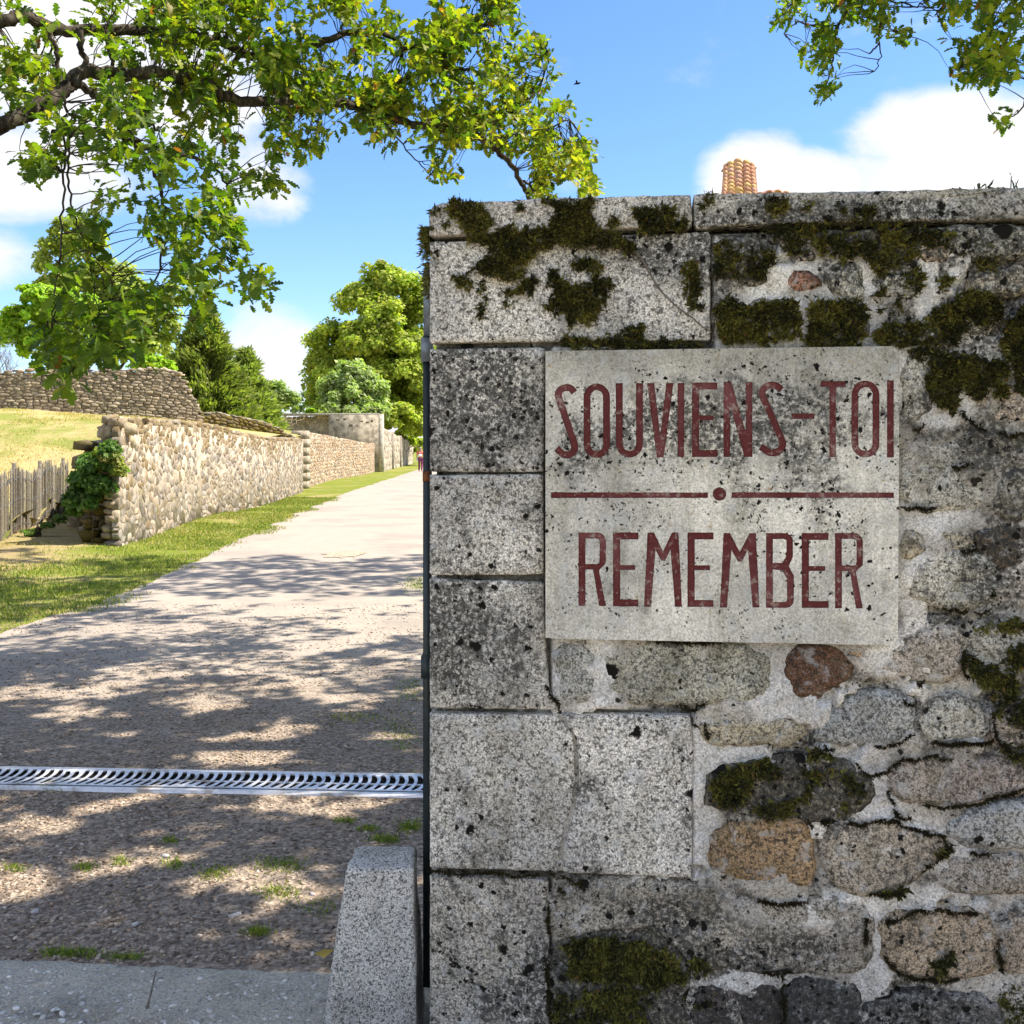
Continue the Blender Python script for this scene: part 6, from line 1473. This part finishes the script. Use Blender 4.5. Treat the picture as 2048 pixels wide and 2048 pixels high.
yL = lambda sx: 5.6 + 3.6 * np.clip(sx / 1100, 0, 1) ** 1.1
def lim(pts, w0, w1, dY=0): 
    dY = dY - .30
    w = np.linspace(w0, w1, len(pts)); return [(x, y, float(yL(x)) + dY, float(q)) for (x, y), q in zip(pts, w)]
LIMBS = [
    lim([(-420, 330), (-180, 290), (0, 250), (48, 231), (96, 202), (128, 180), (148, 157), (173, 141), (225, 146), (257, 152), (305, 144), (360, 155), (414, 167), (449, 196), (520, 206), (600, 200), (680, 205), (735, 215), (780, 225), (799, 244), (873, 257), (934, 263), (969, 279), (991, 298), (1017, 321), (1040, 359), (1056, 391), (1060, 400)], 34, 8),
    lim([(-420, 120), (-150, 70), (0, 45), (48, 29), (90, 50), (128, 64), (212, 60), (300, 62), (360, 66), (414, 80), (449, 83), (481, 109), (530, 112), (580, 100), (640, 85), (680, 70), (722, 64), (760, 64), (793, 80), (805, 99)], 28, 9, .5),
    lim([(148, 165), (160, 170), (192, 192), (225, 221), (244, 250), (266, 276), (282, 295), (305, 330), (321, 385), (334, 423), (330, 481), (315, 552)], 17, 4, -.2),
    lim([(106, 266), (150, 262), (189, 257), (225, 263), (257, 284), (282, 295), (330, 305), (379, 311), (430, 330), (455, 380)], 15, 5, -.1),
    lim([(96, 56), (115, 106), (121, 154), (124, 180)], 10, 8, .1), lim([(160, 60), (165, 100), (172, 141)], 12, 12, .2), lim([(213, 60), (215, 95), (228, 140)], 9, 8, .2),
    lim([(481, 109), (459, 144), (436, 167)], 9, 9, .3), lim([(449, 83), (468, 50), (478, 10), (480, -40)], 12, 8, .4), lim([(437, 80), (430, 40), (440, -30)], 9, 7, .4),
    lim([(722, 64), (690, 62), (677, 67)], 8, 5, .3), lim([(722, 64), (696, 38), (664, 13), (640, -30)], 12, 14, .5), lim([(805, 99), (830, 93), (857, 77), (882, 74), (884, 50)], 10, 5, .4),
    lim([(735, 215), (800, 160), (850, 137), (900, 145), (938, 138)], 8, 6, .2), lim([(264, 158), (268, 200), (290, 225), (310, 260)], 8, 5, 0),
    lim([(128, 195), (131, 240), (125, 270), (131, 353), (127, 417), (119, 513), (114, 560), (105, 640)], 6, 3, -.3), lim([(140, 270), (135, 353), (138, 401), (151, 449), (180, 500), (218, 552), (240, 600)], 5, 3, -.3),
    lim([(330, 440), (400, 455), (440, 500), (490, 545), (505, 580)], 5, 3, -.2), lim([(1040, 359), (1060, 372), (1072, 384)], 6, 5, .1), lim([(969, 279), (1020, 270), (1080, 262), (1140, 240)], 6, 3, .1),
    lim([(180, 500), (190, 580), (200, 650), (160, 720)], 3, 2, -.35), lim([(735, 215), (790, 270), (830, 320), (860, 350)], 4, 2, -.1), lim([(315, 552), (290, 620), (270, 680)], 4, 2, -.2),
    lim([(934, 263), (1000, 240), (1060, 200), (1090, 150), (1100, 110)], 6, 3, .1), lim([(882, 74), (940, 60), (1000, 40)], 5, 3, .3),
]
MASKS = [   # polygons in photograph pixels, number of twig ends, depth, share of yellow leaves (kept low to colour the hanging spray's shade), leaf length (m)
    ([(-20, -40), (330, -40), (340, 60), (250, 110), (160, 60), (90, 90), (60, 150), (-20, 160)], 56, lambda x, y: yL(x), .12, .082),
    ([(330, -40), (700, -40), (700, 200), (600, 240), (480, 230), (380, 200), (320, 120)], 460, lambda x, y: yL(x), .25, .082),
    ([(240, 100), (400, 140), (520, 220), (600, 230), (640, 280), (560, 340), (500, 420), (420, 400), (330, 300), (260, 220)], 130, lambda x, y: yL(x), .14, .078),
    ([(700, -40), (1020, -40), (1030, 10), (1000, 60), (900, 110), (800, 190), (700, 200)], 400, lambda x, y: yL(x), .42, .082),
    ([(960, 70), (1050, 40), (1085, 75), (1100, 110), (1130, 130), (1100, 180), (1060, 200), (980, 160)], 96, lambda x, y: yL(x), .50, .074),
    ([(680, 130), (900, 110), (1060, 180), (1040, 240), (900, 260), (740, 240)], 250, lambda x, y: yL(x), .42, .078),
    ([(740, 210), (1060, 230), (1120, 200), (1170, 225), (1190, 240), (1150, 265), (1080, 290), (1050, 310), (960, 300), (860, 280)], 225, lambda x, y: yL(x), .55, .074),
    ([(1060, 300), (1100, 290), (1180, 280), (1190, 310), (1170, 340), (1200, 370), (1190, 394), (1060, 394), (1080, 360)], 185, lambda x, y: yL(x), .7, .074),
    ([(850, 300), (890, 290), (930, 300), (915, 340), (870, 330)], 7, lambda x, y: yL(x), .4, .078), ([(860, 335), (905, 335), (912, 370), (875, 385)], 9, lambda x, y: yL(x), .7, .078), ([(690, 230), (790, 240), (800, 290), (760, 300)], 27, lambda x, y: yL(x), .3, .078),
    ([(590, 260), (690, 240), (700, 270), (640, 315), (560, 340), (520, 390), (560, 380), (600, 300)], 28, lambda x, y: yL(x), .25, .078),
    ([(60, 230), (240, 235), (300, 330), (200, 340), (90, 290)], 31, lambda x, y: 5.4, .05, .078), ([(40, 310), (110, 310), (120, 350), (60, 372)], 18, lambda x, y: 5.4, .05, .078),
    ([(0, 110), (120, 130), (110, 200), (20, 220)], 31, lambda x, y: 5.8, .2, .078), ([(170, 150), (270, 160), (300, 260), (230, 240)], 28, lambda x, y: 5.6, .1, .074),
    ([(300, 280), (440, 300), (490, 360), (500, 440), (490, 500), (460, 560), (440, 600), (380, 600), (330, 520), (290, 440), (230, 420), (200, 400), (240, 360)], 130, lambda x, y: 5.5, .03, .074),
    ([(490, 520), (540, 560), (535, 610), (500, 590), (470, 570)], 16, lambda x, y: 5.4, .02, .074), ([(450, 430), (490, 440), (500, 520), (450, 530)], 16, lambda x, y: 5.5, .1, .082),
    ([(330, 560), (440, 600), (430, 640), (440, 660), (380, 650), (330, 700), (280, 730), (220, 690), (230, 600)], 56, lambda x, y: 5.35, .03, .078),
    ([(100, 560), (220, 540), (230, 640), (200, 720), (130, 740), (90, 680)], 32, lambda x, y: 5.25, .03, .082), ([(70, 690), (220, 700), (195, 770), (140, 795), (90, 760)], 24, lambda x, y: 5.2, .03, .082),
    ([(120, 380), (200, 430), (220, 520), (150, 520)], 20, lambda x, y: 5.4, .06, .082),
]
# crown above and behind the frame: what throws the dappled shade over the drive
CLA = clusters(MASKS)
GSH = np.array([(c[0] - np.array(sun_dir) * c[0][2] / sun_dir.z)[:2] for c in CLA])      # where the visible leaves already throw shade
LIT = [(560, 1145, 170, 24), (730, 1165, 110, 40), (330, 1140, 90, 16), (560, 1530, 100, 22), (430, 1550, 50, 12), (690, 1520, 50, 16), (300, 1510, 50, 10), (60, 1560, 110, 34), (60, 1690, 110, 34), (430, 1425, 110, 22), (650, 1330, 70, 26), (150, 1350, 100, 18), (240, 1270, 120, 14), (90, 1310, 110, 12), (420, 1235, 140, 12), (250, 1190, 110, 12), (720, 1400, 60, 20), (560, 1380, 60, 12), (380, 1330, 90, 16), (560, 1290, 90, 12), (130, 1470, 90, 16), (600, 1215, 90, 12), (80, 1080, 110, 12), (700, 1270, 80, 12), (230, 1400, 60, 12)]
def shade_wanted(g):
    """how densely the crown covers the way to the sun for ground point g"""
    px = (CX + g[0] / g[1] * F) / 1.06; py = (HY + EYE / g[1] * F) / 1.06
    for x, y, rx, ry in LIT:
        if ((px - x) / rx) ** 2 + ((py - y) / ry) ** 2 < 1: return .06
    return 1.0 if py > 1600 else .85
def canopy(n, x0, x1, y0, y1, owner):
    k = 0; out = []
    while k < n:
        g = np.array([random.uniform(x0, x1), random.uniform(y0, y1), 0])
        if g[1] > 15.6 + .5 * math.sin(3 * g[0]) or random.random() > shade_wanted(g): continue
        if g[1] < 10 and fn2(np.array([g[0]]), np.array([g[1]]), 1.3, 157, 3)[0] < .33: continue
        if (np.hypot(GSH[:, 0] - g[0], GSH[:, 1] - g[1]) < .30).sum() >= 5 and random.random() < .85: continue
        h0 = (EYE + .455 * g[1] + .35) / (1 - .455 * sun_dir.y / sun_dir.z)
        h = max(h0, 5.2) + random.uniform(0, 2.2)
        p = g + np.array(sun_dir) * h / sun_dir.z
        out.append((p, .15, .125)); k += 1
    return out
ALL = canopy(2700, -9, .3, 6.0, 16.2, 0) + canopy(2900, -4.6, .6, 1.6, 6.6, 1)
extra = [e for e in ALL if e[0][0] < 1.2 or e[0][1] > 11]
extraB = [e for e in ALL if not (e[0][0] < 1.2 or e[0][1] > 11)]
oakA = empty('oak_tree', (-5.4, 5.3, 0), 'large old oak whose lit leafy limbs reach across the sky from the left', 'tree')
TRUNKA = [[(-5.4, 5.3, -.1, .42), (-5.35, 5.3, 1.2, .34), (-5.2, 5.35, 2.6, .31), (-4.9, 5.4, 3.6, .27), (-4.6, 5.5, 5.2, .2), (-4.0, 6, 7.2, .12), (-3.4, 7, 9.5, .05)],
          [(-4.9, 5.4, 3.0, .2), tuple(W(-420, 330, 5.6)) + (.06,)], [(-4.9, 5.4, 3.6, .18), tuple(W(-420, 120, 6.1)) + (.05,)],
          [(-4.6, 5.5, 5.0, .15), (-3, 7.5, 6.6, .10), (-1.2, 10, 8.2, .07), (.6, 13, 9.6, .03)], [(-4.6, 5.5, 5.2, .13), (-3.5, 4.2, 6.3, .08), (-1.5, 3.4, 7.2, .03)], [(-4.2, 5.8, 6.4, .1), (-4.6, 9, 8, .07), (-4.2, 12.5, 9.4, .03)]]
oak(oakA, LIMBS, CLA, extra, TRUNKA, 0)

# second oak, to the right behind the wall: twigs in the upper right corner
YR = lambda x: 8.6 - 2.2 * np.clip((x - 1500) / 550, 0, 1)
def limr(pts, w0, w1): return [(x, y, float(YR(x)), float(q)) for (x, y), q in zip(pts, np.linspace(w0, w1, len(pts)))]
z7 = zm(1400, 0, .3354)
LIMB2 = [limr([(1800, -120)] + z7([(900, -60), (900, 40), (820, 150), (800, 280), (790, 380), (760, 490), (700, 590)]), 8, 2), limr([(1780, -100)] + z7([(1060, 0), (1090, 120), (1065, 200), (1050, 280), (1010, 320)]), 7, 3), limr(z7([(1090, 110), (1140, 170), (1230, 215)]), 3, 2), limr(z7([(1060, 230), (1085, 340), (1040, 425)]), 3, 2), limr(z7([(820, 150), (700, 150), (560, 130), (500, 200)]), 4, 2), limr(z7([(1700, -200), (1550, -60), (1450, 40), (1400, 90)]), 6, 3), limr(z7([(2100, -120), (1932, 20), (1800, 110), (1700, 180), (1600, 300), (1520, 420)]), 9, 3), limr(z7([(1932, 20), (1850, 200), (1760, 330), (1700, 440), (1640, 500)]), 6, 2), limr(z7([(2050, 300), (1950, 560), (1900, 680), (1820, 715)]), 5, 2), limr(z7([(900, -60), (700, -40), (600, -10), (540, 30)]), 5, 3), limr(z7([(1060, 0), (1200, 10), (1280, 45), (1360, 0)]), 4, 3)]
YF2 = lambda x, y: YR(x)
MASK2 = [(z7([(500, -60), (660, -60), (680, 40), (600, 110), (500, 100)]), 18, YF2, .05, .070), (z7([(440, 110), (560, 90), (540, 180), (510, 240), (470, 170)]), 9, YF2, .05, .068), (z7([(680, -40), (960, -40), (940, 130), (880, 260), (780, 250), (700, 120)]), 42, YF2, .08, .070), (z7([(640, 180), (760, 160), (740, 230), (660, 215)]), 8, YF2, .05, .068),
         (z7([(960, -40), (1150, -40), (1140, 70), (1100, 150), (1010, 200), (960, 100)]), 28, YF2, .05, .070), (z7([(1170, 170), (1250, 160), (1275, 215), (1200, 255)]), 6, YF2, .25, .070), (z7([(580, 300), (700, 280), (880, 290), (880, 380), (740, 390), (640, 400)]), 25, YF2, .1, .068),
         (z7([(700, 430), (760, 440), (820, 510), (790, 570), (690, 620), (650, 600)]), 13, YF2, .05, .068), (z7([(960, 365), (1050, 365), (1050, 420), (970, 410)]), 6, YF2, .2, .068), (z7([(1085, 320), (1125, 340), (1105, 420)]), 3, YF2, .05, .06),
         (z7([(1380, -40), (1560, -40), (1520, 80), (1420, 140), (1375, 90)]), 17, YF2, .1, .070), (z7([(1560, -40), (2000, -40), (2000, 380), (1800, 470), (1720, 340), (1600, 200), (1480, 140)]), 76, YF2, .45, .074), (z7([(1450, 200), (1600, 210), (1680, 330), (1600, 300), (1500, 270)]), 13, YF2, .15, .070),
         (z7([(1460, 480), (1540, 410), (1600, 330), (1700, 370), (1820, 500), (1660, 520), (1600, 480), (1540, 510)]), 28, YF2, .2, .070), (z7([(1770, 715), (1880, 710), (1880, 780), (1830, 785)]), 5, YF2, .05, .068)]
extra = extraB
oakB = empty('oak_tree', (5.2, 6.6, 0), 'second oak, its twigs hanging in the upper right corner above the near wall', 'tree')
TRUNKB = [[(5.2, 6.6, -.1, .36), (5.1, 6.6, 2.2, .28), (4.9, 6.5, 4.4, .22), (4.6, 6.4, 6.5, .15), (4.2, 6.2, 8.6, .06)], [(4.9, 6.5, 4.6, .15), (4.2, 7.2, 5.8, .08), tuple(W(1800, -120, YR(1800))) + (.03,)], [(4.9, 6.5, 4.2, .14), tuple(W(2120, -80, YR(2050))) + (.03,)], [(4.8, 6.45, 5.2, .15), (3, 6.6, 7.2, .1), (.6, 7.5, 8.2, .03)], [(4.7, 6.4, 5.6, .13), (2.6, 4.2, 7.4, .08), (.4, 3, 8, .03)]]
oak(oakB, LIMB2, clusters(MASK2), extra, TRUNKB, 1)

# ------------------------------------------------------------------ tiled roof showing over the wall
Yr = 26.0
rt = empty('tiled_turret', (W(1475, 900, Yr)[0], Yr, 0), 'narrow steep turret roof of orange canal tiles showing above the near wall', 'roof')
x0, x1 = W(1446, 900, Yr + .3)[0], W(1512, 900, Yr + .3)[0]; zw = W(0, 410, Yr)[2]
mb = MB(); mb.box((x0 + .05, Yr + .12, .1), (x1 + .9, Yr + 2.0, zw - .05)); obj('wall', mb.mesh('wall', M_render), rt)
def tile_mesh():
    mb = MB(); n = 7; V = []
    for yy, r in ((0, 1.0), (1, .80)):
        for rr_ in (1.0, .86):
            for k in range(n):
                a_ = math.pi * k / (n - 1); V.append((math.cos(a_) * r * rr_, yy, math.sin(a_) * r * rr_))
    f = []
    for k in range(n - 1):
        f.append((k, k + 1, 2 * n + k + 1, 2 * n + k)); f.append((n + k + 1, n + k, 3 * n + k, 3 * n + k + 1)); f.append((k + 1, k, n + k, n + k + 1))
    mb.add(np.array(V) * (.5, 1, .42), None, f); return mb
TC = [(.62, .32, .19), (.66, .36, .22), (.58, .29, .18), (.68, .40, .20), (.60, .34, .25), (.70, .44, .18)]
protos = [mesh_np('tile', np.vstack(tile_mesh().v), np.vstack(tile_mesh().f4), M_terra, np.array((*c, 1.0)), True) for c in TC]
def tile(pos, xw, ln_, direction, up):
    y = Vector(direction).normalized(); z = Vector(up); z = (z - y * z.dot(y)).normalized(); x = y.cross(z)
    o = bpy.data.objects.new('tile', random.choice(protos)); C.objects.link(o); o.parent = rt; o.matrix_parent_inverse = Matrix.Translation(-rt.location)
    M4 = Matrix.Identity(4)
    for k in range(3): M4[k][0] = x[k] * xw; M4[k][1] = y[k] * ln_; M4[k][2] = z[k] * xw; M4[k][3] = pos[k]
    o.matrix_basis = M4
cols = [(1449, 1453, 9), (1463, 1462, 13), (1479, 1477, 14), (1497, 1494, 14), (1511, 1505, 10)]
bot_sy, tops = 396, [337, 333, 328, 331, 335]
for (cb, ct, wpx), tp in zip(cols, tops):
    nrow = 9
    for k in range(nrow):
        f = k / (nrow - 1); sy = bot_sy + (tp + 3 - bot_sy) * f; cxp = cb + (ct - cb) * (f ** .7); yy = Yr + .95 * f ** 1.1
        p = W(cxp, sy, yy); wd = wpx * yy / F * 1.5 * (1 - .06 * f)
        side_ = (cxp - 1479) / 32
        tile(p, wd, .19, (0, .55, .83), (side_ * .9, -.85, .55))
mb = MB(); t0, t1 = W(1447, 334, Yr + 1.0), W(1512, 333, Yr + 1.0)
mb.box((t0[0], Yr + .93, t0[2] - .05), (t1[0], Yr + 1.3, t0[2] - .015), tint=(.35, .22, .15, 1)); mb.box((W(1468, 0, Yr)[0], Yr + .93, t0[2] + .03), (W(1485, 0, Yr)[0], Yr + 1.25, t0[2] + .075), tint=(.4, .25, .17, 1)); obj('ridge', mb.mesh('ridge', M_terra), rt)
mb = MB(); mb.add([W(1447, 410, Yr + .1), W(1513, 410, Yr + .1), W(1507, 334, Yr + 1.1), W(1452, 334, Yr + 1.1), W(1447, 410, Yr + 2), W(1513, 410, Yr + 2)], [(0, 3, 4), (1, 5, 2)], [(0, 1, 2, 3), (3, 2, 5, 4)], (.38, .25, .14, 1)); obj('roof_body', mb.mesh('roof_body', M_terra), rt)
for k, (cx_, cy_) in enumerate([(1521, 386), (1539, 382), (1556, 381), (1572, 384)]):
    for q in (0, 1):
        p = W(cx_, cy_ + 6 - 1.5 * q, Yr + .1 + .25 * q); tile(p, 17 * Yr / F, .5, (0, .98, .2), (0, -.2, .98))

# ivy leaves peeping over the far end of the coping
iv = empty('ivy_sprig', wp(uv(1990, 380)[None], -.1)[0], 'dark ivy leaves and stems sticking up behind the right end of the coping', 'plant')
IL = np.array([(0, 0, 0), (.42, .12, .05), (.34, .45, .08), (0, 1, -.05), (-.34, .45, .08), (-.42, .12, .05)]); ILF = np.array([(0, 1, 2), (0, 2, 3), (0, 3, 4), (0, 4, 5)])
mb = MB()
for px, py, sz_ in [(1946, 373, 16), (1952, 366, 15), (1968, 372, 12), (1983, 352, 18), (1985, 372, 12), (2004, 350, 16), (2000, 362, 20), (2016, 366, 22), (2022, 372, 20), (2042, 345, 10), (2036, 372, 14), (1920, 377, 8), (1905, 378, 7), (2046, 372, 18), (2060, 360, 20), (2075, 366, 22)]:
    p = wp(uv(px, py - 7)[None], -.06 - .08 * random.random())[0]; s_ = sz_ * 2.5 / F
    yd = np.array([random.gauss(0, .6), random.gauss(0, .4), random.choice([1, -.6, .8])]); yd /= np.linalg.norm(yd); zd = np.cross(yd, rng.normal(size=3) + NRM * 2); zd /= np.linalg.norm(zd); xd = np.cross(yd, zd)
    lm = MB(); lm.add((IL * s_ * 1.25) @ np.array([xd, yd, zd]) + p, ILF, None, (.07, .09, .04, 1)); obj('leaf', lm.mesh('leaf', M_leaf), iv)
    mb.tube(np.array([p, p + np.array([.012, .03, -.05]) * 1.4]), [.0012, .0018], 4)
for a_, b_ in [((1983, 352), (1995, 380)), ((2004, 350), (2018, 376)), ((2000, 372), (2062, 360)), ((2036, 352), (2030, 380)), ((2004, 376), (2070, 366))]:
    mb.tube(np.array([wp(uv(*a_)[None], -.1)[0], wp(uv(*b_)[None], -.12)[0]]), [.002, .002], 4)
obj('stems', mb.mesh('stems', M_stem), iv)

# tiny bird
bd = W(1154, 167, 30); mb = MB()
mb.tube(np.array([bd + (-.10, 0, -.03), bd + (-.03, 0, 0), bd + (.04, 0, .0), bd + (.09, 0, .02), bd + (.115, 0, .022)]), [.006, .028, .03, .018, .004], 6)
mb.add([bd + (.03, 0, .01), bd + (-.03, 0, .01), bd + (-.06, .16, .07), bd + (0, .1, .05), bd + (-.05, -.15, .06), bd + (0, -.1, .05)], [(0, 1, 3), (1, 2, 3), (0, 5, 1), (1, 5, 4)])
tag(obj('bird', mb.mesh('bird', M_dark)), 'small dark bird flying in the clear blue sky', 'bird')

# ------------------------------------------------------------------ the walker on the road
def skin(name, V, E, R, mat, parent, tint, root=0, sub=2):
    me = bpy.data.meshes.new(name); me.from_pydata([tuple(v) for v in V], E, []); o = bpy.data.objects.new(name, me); C.objects.link(o)
    m = o.modifiers.new('s', 'SKIN'); sv = me.skin_vertices[0].data
    for k, r_ in enumerate(R): sv[k].radius = (r_, r_) if not isinstance(r_, tuple) else r_
    for k in range(len(V)): sv[k].use_root = (k == root)
    o.modifiers.new('d', 'SUBSURF').levels = sub
    dg = bpy.context.evaluated_depsgraph_get(); dg.update()
    m2 = bpy.data.meshes.new_from_object(o.evaluated_get(dg)); bpy.data.objects.remove(o); m2.name = name
    a_ = m2.color_attributes.new('tint', 'FLOAT_COLOR', 'POINT'); a_.data.foreach_set('color', np.tile((*tint, 1), len(m2.vertices)).astype(np.float32).ravel())
    m2.materials.clear(); m2.materials.append(mat)
    for p in m2.polygons: p.use_smooth = True
    return obj(name, m2, parent)
pf = G(841, 943); pe = empty('person', pf, 'person in coral top and purple trousers with a white bag, walking down the road', 'person')
def pp(x, y, z): return np.array(pf) + (x, y, z)
J = [pp(0, 0, .92), pp(0, 0, 1.15), pp(0, .0, 1.38), pp(0, .01, 1.48), pp(0, .03, 1.56), pp(0, .03, 1.66),
     pp(-.09, 0, .86), pp(-.10, .14, .48), pp(-.10, -.02, .08), pp(-.10, .10, .03), pp(.09, 0, .86), pp(.10, .02, .48), pp(.10, -.20, .10), pp(.10, -.08, .03),
     pp(-.17, 0, 1.36), pp(-.25, -.05, 1.10), pp(-.24, .06, .88), pp(-.24, .10, .80), pp(.17, 0, 1.36), pp(.25, .04, 1.10), pp(.24, .12, .9), pp(.24, .15, .82)]
Ed = [(0, 1), (1, 2), (2, 3), (3, 4), (4, 5), (0, 6), (6, 7), (7, 8), (8, 9), (0, 10), (10, 11), (11, 12), (12, 13), (2, 14), (14, 15), (15, 16), (16, 17), (2, 18), (18, 19), (19, 20), (20, 21)]
skin('body', J, Ed, [.13, .115, .13, .055, .085, .08, .08, .058, .042, .035, .08, .058, .042, .035, .055, .042, .034, .03, .055, .042, .034, .03], M_cloth, pe, (.45, .28, .20))
skin('trousers', [J[k] for k in (0, 6, 7, 8, 10, 11, 12)], [(0, 1), (1, 2), (2, 3), (0, 4), (4, 5), (5, 6)], [.15, .098, .075, .062, .098, .075, .062], M_cloth, pe, (.20, .05, .13))
skin('top', [J[k] for k in (0, 1, 2, 14, 15, 18, 19)], [(0, 1), (1, 2), (2, 3), (3, 4), (2, 5), (5, 6)], [.158, .14, .15, .07, .06, .07, .06], M_cloth, pe, (.62, .17, .14))
skin('hair', [pp(0, .0, 1.70), pp(0, -.03, 1.60)], [(0, 1)], [.085, .075], M_cloth, pe, (.55, .50, .42))
skin('bag', [pp(-.02, -.18, 1.22), pp(-.02, -.2, 1.0)], [(0, 1)], [.15, .16], M_cloth, pe, (.78, .78, .80))
skin('coat', [pp(-.2, .0, 1.0), pp(-.22, .02, .7)], [(0, 1)], [.07, .10], M_cloth, pe, (.60, .60, .68))
for k in (9, 13): skin('shoe', [J[k] + (0, -.10, .02), J[k] + (0, .06, .0)], [(0, 1)], [.045, .038], M_cloth, pe, (.10, .07, .06))
